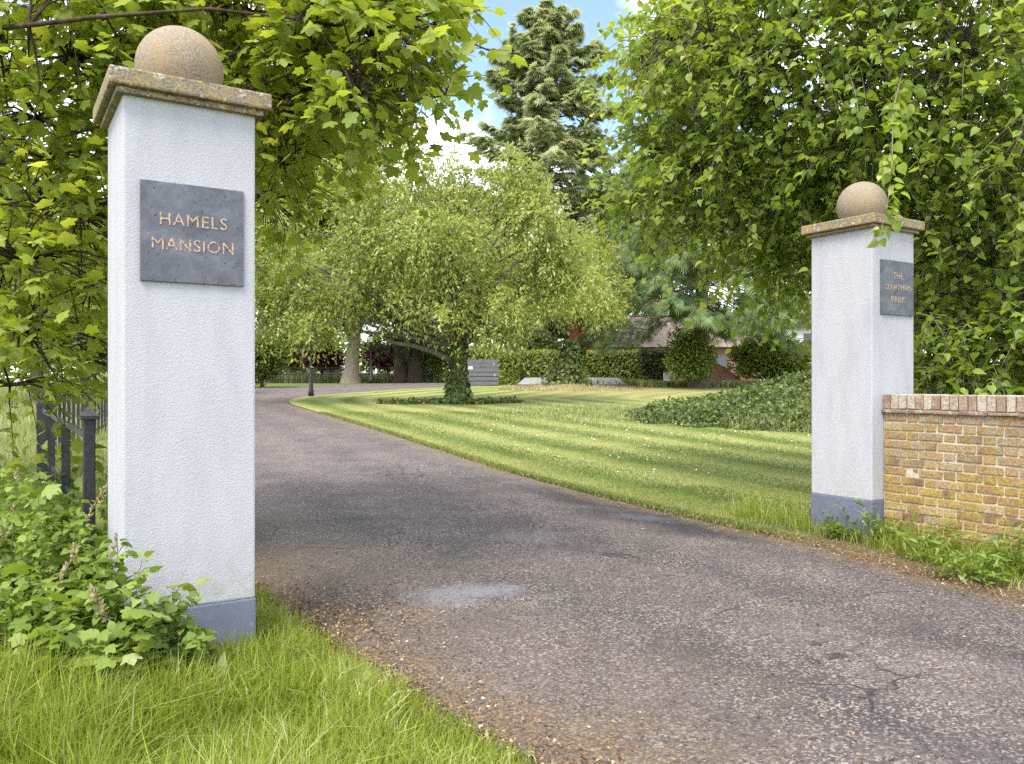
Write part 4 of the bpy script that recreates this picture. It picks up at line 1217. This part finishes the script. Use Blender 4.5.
# --- far wood that closes the horizon
def far_wood():
    rng = np.random.default_rng(66); n = 26000
    x = rng.uniform(-95, 95, n); hmax = 7.5 + 2.5 * vnoise(x, x * 0, 67, .25) + 1.5 * vnoise(x, x * 0, 68, .9)
    z = 1.3 + hmax * rng.uniform(0, 1, n) ** .8; y = 112 + 1.5 * vnoise(x, z, 69, .5) + rng.normal(0, .8, n)
    p = np.stack([x, y, z], 1)
    V, Fa, k = scatter(T_quad(.34, .45, .1), p, nrm(rng.normal(0, 1, (n, 3)) - UP * .4), nrm(UP * .5 + rng.normal(0, .5, (n, 3)) - np.array([0, .6, 0])), .75 * rng.uniform(.6, 1.3, n))
    r = np.clip(.5 + .3 * vnoise(x, z, 70, .7) + rng.normal(0, .2, n), 0, 1)
    tag(mesh_np('far_wood', V, Fa, M['leaf_bright'], None, {'rnd': np.repeat(r, k)}), 'distant pale green wood closing the view beyond the meadow', 'wood', None, 'stuff')


far_wood()


# --- conifers
def conifer(name, label, base, H, prof, nb, nmat, bmat, tr, seed, size, droop, per, tuft=3.0, sag=.35, tmpl=None, z0=.12, upturn=.15):
    rng = np.random.default_rng(seed); base = np.asarray(base, float)
    r = empty(name, base, 0, label, 'conifer')
    gb = Geo()
    P = np.stack([base + UP * H * t + np.array([.15 * math.sin(t * 5), .1 * math.sin(t * 7), 0]) for t in np.linspace(-.005, 1, 20)])
    gb.tube(P, tr * (1 - .95 * np.linspace(0, 1, 20)) * (1 + .5 * np.exp(-np.linspace(0, 1, 20) * 18)), 12, .05, rng)
    q = z0 + (1 - z0) * (np.arange(nb) + rng.uniform(0, 1, nb)) / nb
    az = np.arange(nb) * 2.4 + rng.normal(0, .4, nb)
    ln = np.interp(q, [p[0] for p in prof], [p[1] for p in prof]) * rng.uniform(.6, 1.15, nb)
    o = np.stack([np.cos(az), np.sin(az), 0 * az], 1)
    t = np.linspace(0, 1, 7)
    s0 = base + UP * (H * q)[:, None]
    pts = s0[:, None] + o[:, None] * (ln[:, None] * t)[..., None] + UP * ((-sag * t ** 1.2 * 1.0 + upturn * t ** 3) * ln[:, None])[..., None] + rng.normal(0, .03, (nb, 7, 3)) * ln[:, None, None]
    V, Q = tubes(pts, np.linspace(1, .15, 7)[None] * (tr * .16 * np.clip(ln / ln.max(), .25, 1))[:, None], 5); gb.add(V, Q)
    gb.build('trunk', bmat, r, base)
    # foliage tufts along every branch, on both sides
    N = nb * per; bi = np.repeat(np.arange(nb), per); tt = rng.uniform(.18, 1, N) ** .75
    f = tt * 6; i0 = np.minimum(f.astype(int), 5); fr = (f - i0)[:, None]
    p = pts[bi, i0] * (1 - fr) + pts[bi, i0 + 1] * fr
    side = np.cross(o[bi], UP); sd = rng.uniform(-1, 1, N)
    off = side * (sd * ln[bi] * .30 * (1.15 - tt))[:, None]
    p = p + off - UP * (np.abs(sd) * droop * ln[bi] * .12 + rng.uniform(0, droop, N) * .3)[:, None]
    ax = nrm(o[bi] * .8 + side * sd[:, None] * .8 - UP * droop * rng.uniform(.2, 1.2, N)[:, None] + rng.normal(0, .25, (N, 3)))
    cl = rng.uniform(0, 1, nb)[bi]
    A = np.clip(.4 * cl + .6 * rng.uniform(0, 1, N), 0, 1)
    V, Fa, k = scatter(tmpl or T_spray(), p, ax, nrm(UP + rng.normal(0, .4, (N, 3))), size * rng.uniform(.6, 1.25, N))
    mesh_np('crown', V, Fa, nmat, r, {'rnd': np.repeat(A, k)}, base)


b = ga(547, 62)
conifer('tall_conifer', 'tall grey-green conifer standing against the sky in the centre', b, 28.5, [(.1, 5.5), (.35, 6.8), (.55, 6.6), (.75, 5.4), (.9, 3.7), (1, 1.3)], 165, M['needle'], M['bark_brown'], .5, 61, .80, .3, 115, sag=.18, tmpl=T_spray(7, .075), upturn=.25)
b = ga(700, 47)
conifer('drooping_conifer', 'large blue-green conifer with drooping feathery branches behind the lime', b, 30, [(.08, 6.0), (.25, 6.8), (.45, 4.6), (.7, 3.4), (.9, 2.4), (1, .8)], 210, M['needle_blue'], M['bark_grey'], .42, 62, .66, 1.0, 150, sag=.42, tmpl=T_spray(7, .032), upturn=.22, z0=.15)


# --- lime on the right: hangs over the wall and the right pillar
def lime():
    Yt = 9.6; b = np.array([(1022 - HX) / F * Yt, Yt, gz(6, Yt)])
    lob = []
    for (px, py, Y, rx, ry, rz) in (
            (950, 330, 9.2, .9, .9, .55), (990, 250, 9.4, .9, .9, .6), (930, 260, 10.0, .8, .9, .6), (1010, 350, 8.7, .8, .7, .6), (960, 380, 8.9, .7, .7, .4), (1060, 300, 8.6, 1.0, .9, 1.0), (925, 360, 9.6, .5, .7, .6),
            (980, 160, 9.0, 1.0, .9, .8), (900, 150, 9.2, 1.0, 1.0, .7), (960, 60, 8.6, 1.0, 1.0, .8), (870, 70, 9.0, 1.0, 1.0, .8), (1040, 120, 8.4, .9, .9, 1.0),
            (820, 150, 10.0, 1.0, 1.1, .7), (790, 60, 9.6, 1.1, 1.1, .8), (740, 120, 10.4, 1.1, 1.1, .75), (710, 40, 10.0, 1.0, 1.0, .7), (700, 170, 10.8, 1.0, 1.0, .6), (660, 150, 11.2, .75, .9, .5), (665, 60, 10.8, .8, .9, .45),
            (770, 210, 10.8, 1.0, 1.0, .6), (720, 225, 11.2, .8, .8, .45), (780, 265, 11.2, .8, .8, .45), (850, 215, 10.6, .8, .8, .5), (640, 45, 11.2, .45, .6, .25), (640, 200, 11.6, .6, .7, .35),
            (860, -40, 9, 1.3, 1.2, .8), (980, -60, 8.6, 1.4, 1.2, .9), (750, -40, 10, 1.2, 1.2, .7)):
        lob.append((*at(px, py, Y), rx, ry, rz))
    # side limbs sweep left
    lim = []
    for path in ([(1015, 120, 9.5), (930, 90, 9.4), (820, 95, 9.8), (720, 110, 10.5), (650, 130, 11.2)], [(1015, 200, 9.5), (930, 185, 9.8), (840, 180, 10.3), (760, 195, 10.8), (700, 225, 11.3)],
                 [(1016, 60, 9.4), (930, 20, 9.2), (800, 15, 9.6), (700, 30, 10.2), (640, 50, 11.1)], [(1015, 300, 9.4), (970, 290, 9.3), (940, 320, 9.4)]):
        lim.append(([at(*q) for q in path], .07, .012))
    trunk = [b - UP * .1, at(1021, 330, Yt), at(1019, 200, Yt), at(1018, 60, Yt), at(1022, -120, Yt + .2), at(1030, -300, Yt + .5)]
    return tree('lime_tree', 'large lime tree with heart-shaped leaves overhanging the right pillar and wall', b, trunk, .19, lob, 3900, .58, 9, T_heart(), .094, M['leaf_lime'], M['bark_pale'], 71, .5, .4, 1.7,
                limb_r=.3, twig_tubes=True, extra_limbs=lim, outz=-.05, flat=.85, petiole=.35, cull=lambda c: ~((np.abs((c - np.array([3.4, 7.93, 0]))[:, 0]) < .75) & (np.abs(c[:, 1] - 7.93) < .75) & (c[:, 2] < 3.3)))


LIME = lime()


# a spray of the same lime that hangs in front of the right pillar's cap
def lime_spray():
    rng = np.random.default_rng(73)
    root = LIME; base = np.array(root.location)
    path = smooth_path([at(905, 60, 8.6), at(893, 110, 7.6), at(892, 165, 7.1), at(889, 200, 7.0), at(882, 225, 6.95)], 16)
    gb = Geo(); gb.tube(path, np.linspace(.012, .003, 16), 5, 0)
    gb.build('hanging_twig', M['bark_pale'], root, base)
    c = np.concatenate([path[11:], path[11:], path[2:12], path[2:12]]); n = len(c)
    d = nrm(rng.normal(0, .6, (n, 3)) - UP * .6); cl = rng.uniform(.3, 1, n)
    V, Fa, A = leaves(rng, c, d, .11, 4, T_heart(), .095, .3, .7, .3, .3, cl)
    mesh_np('hanging_leaves', V, Fa, M['leaf_lime'], root, {'rnd': A}, base)


lime_spray()


# --- sycamore on the left, overhanging the left pillar
def sycamore():
    b = np.array([-8.2, 8.4, gz(-8.2, 8.4)])
    lob = []
    for (px, py, Y, rx, ry, rz) in (
            (40, 120, 6.2, .9, .9, .55), (60, 200, 6.6, .9, .9, .5), (20, 260, 5.8, .7, .8, .4), (70, 60, 5.8, .9, .8, .45), (20, 330, 6.0, .6, .7, .35), (90, 290, 7.4, .6, .8, .4),
            (150, 20, 6.4, .9, .9, .45), (250, 15, 6.2, .8, .9, .4), (310, 30, 5.6, .65, .8, .4), (375, 40, 5.6, .5, .8, .36), (415, 20, 5.8, .4, .7, .3), (360, 95, 5.4, .38, .6, .27),
            (395, 100, 6.0, .33, .6, .22), (290, 100, 6.6, .6, .8, .36), (320, 140, 7.4, .5, .7, .24), (280, 160, 7.6, .45, .7, .3), (290, 60, 7.4, .8, .9, .5), (330, -30, 5.6, .8, .8, .25), (180, -25, 5.8, .8, .8, .25), (60, -10, 5.8, .8, .8, .25),
            (430, 85, 6.4, .25, .5, .2), (130, 180, 8.4, .7, 1, .4), (265, 200, 9.0, .6, .9, .35), (60, 350, 7.6, .5, .6, .22), (10, 385, 6.4, .4, .6, .16), (455, 12, 6.6, .25, .5, .16), (200, 80, 8.4, 1, 1, .6), (335, 80, 8.4, .7, .8, .45)):
        lob.append((*at(px, py, Y), rx, ry, rz))
    lim = []
    for path, r0 in (([(-330, 60, 8.2), (-60, 32, 6.2), (40, 24, 5.0), (100, 18, 5.0), (165, 1, 5.1), (215, 9, 5.2), (290, 17, 5.4), (380, 30, 5.6)], .045),
                     ([(-330, 0, 8.3), (-40, -5, 6.2), (60, 12, 6.2), (140, 38, 6.3), (230, 62, 6.4), (310, 85, 6.4), (400, 118, 6.2), (445, 95, 6.2)], .03),
                     ([(-330, 120, 8.2), (-40, 90, 6.8), (20, 60, 6.6), (85, 40, 6.6), (150, 30, 6.8), (240, 105, 7.2), (330, 150, 7.4), (345, 140, 7.4)], .025),
                     ([(-330, 180, 8.0), (-60, 200, 6.4), (30, 205, 6.2), (80, 215, 6.4)], .025), ([(-330, 250, 8.2), (-30, 330, 6.6), (50, 300, 6.8), (110, 270, 7.4)], .022),
                     ([(-330, -80, 8.3), (0, -90, 6), (200, -60, 5.6), (330, -20, 5.5), (420, 20, 5.7), (500, 55, 6.2)], .032)):
        lim.append(([at(*q) for q in path], r0, .006))
    trunk = [b - UP * .1, b + UP * 2, b + UP * 4 + np.array([.1, -.1, 0]), b + UP * 8 + np.array([.3, 0, 0])]
    return tree('sycamore_tree', 'sycamore with large lobed bright leaves overhanging the left pillar', b, trunk, .3, lob, 1600, .46, 8, T_maple(), .102, M['leaf_sycamore'], M['bark_brown'], 75, .25, .22, 1.7,
                limb_r=.10, twig_tubes=True, extra_limbs=lim, outz=-.02, flat=1.15, petiole=.6,
                cull=lambda c: ~((np.abs(c[:, 0] + 1.858) < .75) & (np.abs(c[:, 1] - 4.566) < .8)) & ~((c[:, 1] < 4.9) & (c[:, 2] < 3.2) & (c[:, 0] > -2.7)))


sycamore()


# ================================================================== WEEDS
def stem_geo(gb, p, h, rng, lean=.15, r=.004, n=6):
    a = rng.uniform(0, 2 * np.pi); d = np.array([math.cos(a), math.sin(a), 0]) * lean * h
    t = np.linspace(0, 1, n); P = p + UP * (h * t)[:, None] + d * (t ** 2)[:, None] + rng.normal(0, .012 * h, (n, 3)) * t[:, None]
    gb.tube(P, np.linspace(r, r * .4, n), 4); return P


def weed_broad(name, label, loc, h, seed, size=.11, ns=4, tm='maple', group=None):
    rng = np.random.default_rng(seed); base = np.array([loc[0], loc[1], gz(*loc)])
    r = empty(name, base, 0, label, 'plant', group)
    gb = Geo(); c = []; d = []
    for s in range(ns):
        P = stem_geo(gb, base + np.array([*rng.normal(0, .05, 2), -.01]), h * rng.uniform(.6, 1.1), rng, .4)
        for i in range(1, 6):
            for q in range(2): c.append(P[i]); a = rng.uniform(0, 6.28); d.append((math.cos(a), math.sin(a), .25))
    gb.build('stem', M['weed'], r, base)
    c = np.array(c); d = nrm(np.array(d))
    V, Fa, A = leaves(rng, c, d, size * .6, 2, T_maple() if tm == 'maple' else T_heart(), size, .2, .35, .5, .9)
    mesh_np('foliage', V, Fa, M['weed'], r, {'rnd': A}, base)


def weed_cleavers(label, loc, h, seed, ns=3, group=None, name='tall_weed', size=.045):
    rng = np.random.default_rng(seed); base = np.array([loc[0], loc[1], gz(*loc)])
    r = empty(name, base, 0, label, 'plant', group)
    gb = Geo(); c = []; d = []
    for s in range(ns):
        P = stem_geo(gb, base + np.array([*rng.normal(0, .03, 2), -.01]), h * rng.uniform(.7, 1.05), rng, .14, .003, 12)
        for i in range(2, 12):
            for q in range(5): c.append(P[i]); a = rng.uniform(0, 6.28); d.append((math.cos(a), math.sin(a), .2))
    gb.build('stem', M['weed'], r, base)
    c = np.array(c); d = nrm(np.array(d))
    V, Fa, A = leaves(rng, c, d, .02, 1, T_heart(), size, .2, .1, .3, .8, out=.3)
    mesh_np('foliage', V, Fa, M['weed'], r, {'rnd': A}, base)


def seed_stalk(label, loc, h, seed, group=None):
    rng = np.random.default_rng(seed); base = np.array([loc[0], loc[1], gz(*loc)])
    r = empty('grass_stalk', base, 0, label, 'plant', group); gb = Geo()
    P = stem_geo(gb, base - UP * .01, h, rng, .3, .0028, 10); gb.build('stem', M['straw'], r, base)
    n = 60; t = rng.uniform(.72, 1, n) * 9; i = np.minimum(t.astype(int), 8); f = (t - i)[:, None]; p = P[i] * (1 - f) + P[i + 1] * f
    V, Fa, k = scatter(T_quad(.25, .4, .05), p, nrm(UP + rng.normal(0, .7, (n, 3))), nrm(rng.normal(0, 1, (n, 3))), .03 * rng.uniform(.6, 1.3, n))
    mesh_np('seed_head', V, Fa, M['straw'], r, {'rnd': np.repeat(rng.uniform(0, 1, n), k)}, base)


def weed_tuft(label, loc, h, seed):
    """a loose tuft of long narrow arching leaves"""
    rng = np.random.default_rng(seed); base = np.array([loc[0], loc[1], gz(*loc)])
    r = empty('verge_weed', base, 0, label, 'plant'); gb = Geo(); c = []; d = []
    for k in range(9):
        P = stem_geo(gb, base + np.array([*rng.normal(0, .07, 2), -.01]), h * rng.uniform(.5, 1.1), rng, .7, .0025, 8)
        for i in range(1, 8):
            for q in range(3): c.append(P[i]); a = rng.uniform(0, 6.28); d.append((math.cos(a), math.sin(a), .5))
    gb.build('stem', M['weed'], r, base)
    V, Fa, A = leaves(rng, np.array(c), nrm(np.array(d)), .03, 1, T_quad(.13, .4, .05), .10, .2, .25, .1, .7, out=.3)
    mesh_np('foliage', V, Fa, M['weed'], r, {'rnd': A}, base)


def gpt(px, py):     # ground point seen low in the view (flat foreground)
    Y = CAMZ * F / (py - HY); return np.array([(px - HX) / F * Y, Y])


def weeds():
    rng = np.random.default_rng(81)
    g1 = 'leafy weeds at the fence'
    k = 0
    spots = [(20, 690, .50, .10), (70, 700, .45, .10), (110, 690, .48, .10), (15, 650, .62, .10), (60, 655, .60, .095), (105, 650, .55, .095), (150, 668, .36, .08), (35, 620, .68, .095), (85, 615, .70, .09),
             (5, 600, .80, .10), (55, 590, .70, .095), (20, 720, .34, .10), (85, 725, .30, .095), (140, 700, .30, .085), (-20, 640, .8, .11), (-30, 690, .5, .11), (120, 628, .5, .08),
             (40, 700, .46, .09), (95, 672, .52, .085), (5, 670, .62, .10), (128, 668, .46, .08), (45, 640, .70, .09), (75, 635, .66, .085), (-10, 615, .85, .10), (25, 605, .80, .09), (100, 705, .36, .085), (55, 715, .40, .085), (165, 690, .26, .07), (112, 612, .55, .08)]
    for (px, py, h, size) in spots:
        k += 1
        weed_broad('leafy_weed', 'lobed bright green weed in the thicket between fence and left pillar', gpt(px, py), h, 300 + k, size, 6, 'maple', g1)
    for i, (px, py, h) in enumerate(((20, 660, .95), (48, 668, .85), (70, 650, .88), (8, 690, .6), (92, 660, .75), (132, 690, .36), (100, 690, .5), (-8, 660, 1.05), (35, 640, 1.0), (118, 690, .45), (60, 700, .52), (25, 700, .5))):
        weed_cleavers('thin small-leaved weed in the thicket left of the left pillar', gpt(px, py), h, 400 + i, 5, 'small-leaved weeds in the thicket', 'slender_weed', .04)
    g2 = 'thin tall weeds before the left pillar'
    weed_cleavers('slender upright weed against the left corner of the left pillar', gpt(121, 700), .72, 131, 6, size=.055)
    weed_cleavers('slender dark-tipped weed in front of the blue-grey plinth', gpt(172, 690), .50, 132, 4, size=.055)
    weed_cleavers('short weed sprig in front of the middle of the plinth', gpt(208, 684), .28, 133, 3, size=.05)
    weed_cleavers('bushy small-leaved weed low on the left of the plinth', gpt(150, 695), .44, 134, 9)
    weed_cleavers('second bushy weed spreading under the plinth edge', gpt(184, 692), .30, 135, 8)
    g3 = 'dry grass stalks in the weeds'
    for i, (px, py, h) in enumerate(((60, 640, .9), (30, 650, .85), (90, 680, .7), (45, 690, .75), (130, 700, .55), (10, 640, .95), (75, 610, .9))):
        seed_stalk('dry straw-coloured grass stalk rising from the weeds', gpt(px, py), h, 150 + i, g3)
    # dock leaf, pale underside
    base = np.array([*gpt(217, 700), 0]); r = empty('dock_leaf', base, 0, 'single long pale leaf standing in the grass before the plinth', 'plant')
    gb = Geo(); P = np.stack([base, base + UP * .12, base + UP * .2 + np.array([.01, 0, 0])]); gb.tube(smooth_path(P, 6), np.linspace(.004, .002, 6), 4); gb.build('stem', M['straw'], r, base)
    V = []; n = 9
    for i in range(n):
        t = i / (n - 1); w = .028 * math.sin(math.pi * (t * .93 + .05)) * (1 if i % 2 else .75)
        cpt = np.array([.01 + .03 * t, -.02 * t, .07 + .17 * t]); V += [cpt + np.array([-w, 0, 0]), cpt + np.array([0, .006, 0]), cpt + np.array([w, 0, 0])]
    Q = [q for i in range(n - 1) for q in ((i * 3, i * 3 + 1, i * 3 + 4, i * 3 + 3), (i * 3 + 1, i * 3 + 2, i * 3 + 5, i * 3 + 4))]
    mesh_np('leaf', np.array(V), np.array(Q), M['weed'], r, {'rnd': np.full(len(V), 1.0)})
    # undergrowth beyond the near fence
    for i, (x, y, h, sz) in enumerate(((-3.3, 5.6, .75, .12), (-3.9, 6.4, .85, .12), (-3.0, 6.6, .7, .11), (-4.6, 7.0, .9, .13), (-4.1, 5.6, .85, .13), (-3.5, 7.4, .7, .12), (-5.2, 7.8, 1.0, .13), (-4.7, 8.8, .8, .13), (-5.9, 9.0, 1.0, .14), (-2.9, 5.3, .6, .1), (-3.7, 5.2, .7, .12), (-4.4, 6.3, .9, .13))):
        weed_broad('undergrowth_plant', 'leafy green plant growing behind the iron fence', (x, y), h, 200 + i, sz, 6, 'heart', 'undergrowth behind the iron fence')
    # right-hand verge weeds
    for i, (px, py, h, lab) in enumerate(((862, 541, .24, 'dusty grey-green weed tuft hiding the right plinth corner'), (893, 548, .26, 'weed tuft where the brick wall meets the right pillar'), (838, 541, .14, 'small weed at the left foot of the right pillar'),
                                          (960, 578, .2, 'fresh bright green weed on the verge under the brick wall'), (985, 584, .18, 'second bright weed on the verge beside the gravel'), (925, 560, .2, 'weed growing at the wall foot near the pillar'), (1012, 575, .22, 'weed at the wall foot by the right edge'))):
        weed_tuft(lab, gpt(px, py), h * 1.5, 230 + i)


weeds()

# ================================================================== CAMERA, LIGHT, WORLD
cam = bpy.data.cameras.new('camera'); co = bpy.data.objects.new('camera', cam); C.objects.link(co)
co.location = (0, 0, CAMZ); co.rotation_euler = (math.pi / 2, 0, 0)
cam.sensor_width = 36; cam.lens = 36 * F / 1024; cam.clip_end = 4000; cam.clip_start = .05
bpy.context.scene.camera = co

EL, AZ = 58.0, 205.0       # azimuth clockwise from +Y (behind the camera, right)
sun = bpy.data.lights.new('sun', 'SUN'); so = bpy.data.objects.new('sun', sun); C.objects.link(so)
sun.energy = 1.45; sun.angle = math.radians(25); sun.color = (1, .965, .90)
e, a = math.radians(EL), math.radians(AZ)
dirv = Vector((math.sin(a) * math.cos(e), math.cos(a) * math.cos(e), math.sin(e)))
so.rotation_euler = dirv.to_track_quat('Z', 'Y').to_euler(); so.location = (-12, 8, 30)

w = bpy.data.worlds.new('World'); bpy.context.scene.world = w; w.use_nodes = True
nt = w.node_tree; bg = nt.nodes['Background']
sky = nt.nodes.new('ShaderNodeTexSky'); sky.sky_type = 'NISHITA'; sky.sun_disc = False
sky.sun_elevation = e; sky.sun_rotation = a; sky.air_density = 1.0; sky.dust_density = 1.0; sky.ozone_density = 1.0
tc = nt.nodes.new('ShaderNodeTexCoord'); mp = nt.nodes.new('ShaderNodeMapping'); mp.inputs['Scale'].default_value = (1.6, 1.6, 3.2); mp.inputs['Location'].default_value = (.25, .2, .1)
nz = nt.nodes.new('ShaderNodeTexNoise'); nz.inputs['Scale'].default_value = 1.7; nz.inputs['Detail'].default_value = 7; nz.inputs['Roughness'].default_value = .55
rp = nt.nodes.new('ShaderNodeValToRGB'); rp.color_ramp.elements[0].position = .42; rp.color_ramp.elements[1].position = .68
mx = nt.nodes.new('ShaderNodeMix'); mx.data_type = 'RGBA'; mx.inputs[7].default_value = (7.6, 7.7, 8.0, 1)
nt.links.new(tc.outputs['Generated'], mp.inputs['Vector']); nt.links.new(mp.outputs[0], nz.inputs['Vector']); nt.links.new(nz.outputs['Fac'], rp.inputs[0])
nt.links.new(rp.outputs[0], mx.inputs[0]); ml = nt.nodes.new('ShaderNodeMix'); ml.data_type = 'RGBA'; ml.blend_type = 'MULTIPLY'; ml.inputs[0].default_value = 1; ml.inputs[7].default_value = (.62, .62, .66, 1)
nt.links.new(sky.outputs[0], ml.inputs[6]); nt.links.new(ml.outputs[2], mx.inputs[6]); nt.links.new(mx.outputs[2], bg.inputs['Color'])
bg.inputs['Strength'].default_value = .15

s = bpy.context.scene
s.view_settings.view_transform = 'Standard'; s.view_settings.look = 'None'; s.view_settings.exposure = 1.98; s.view_settings.gamma = 1.0
s.cycles.max_bounces = 7; s.cycles.diffuse_bounces = 5; s.cycles.glossy_bounces = 2; s.cycles.transmission_bounces = 5; s.cycles.transparent_max_bounces = 4
s.cycles.use_denoising = False; s.cycles.caustics_reflective = False; s.cycles.caustics_refractive = False
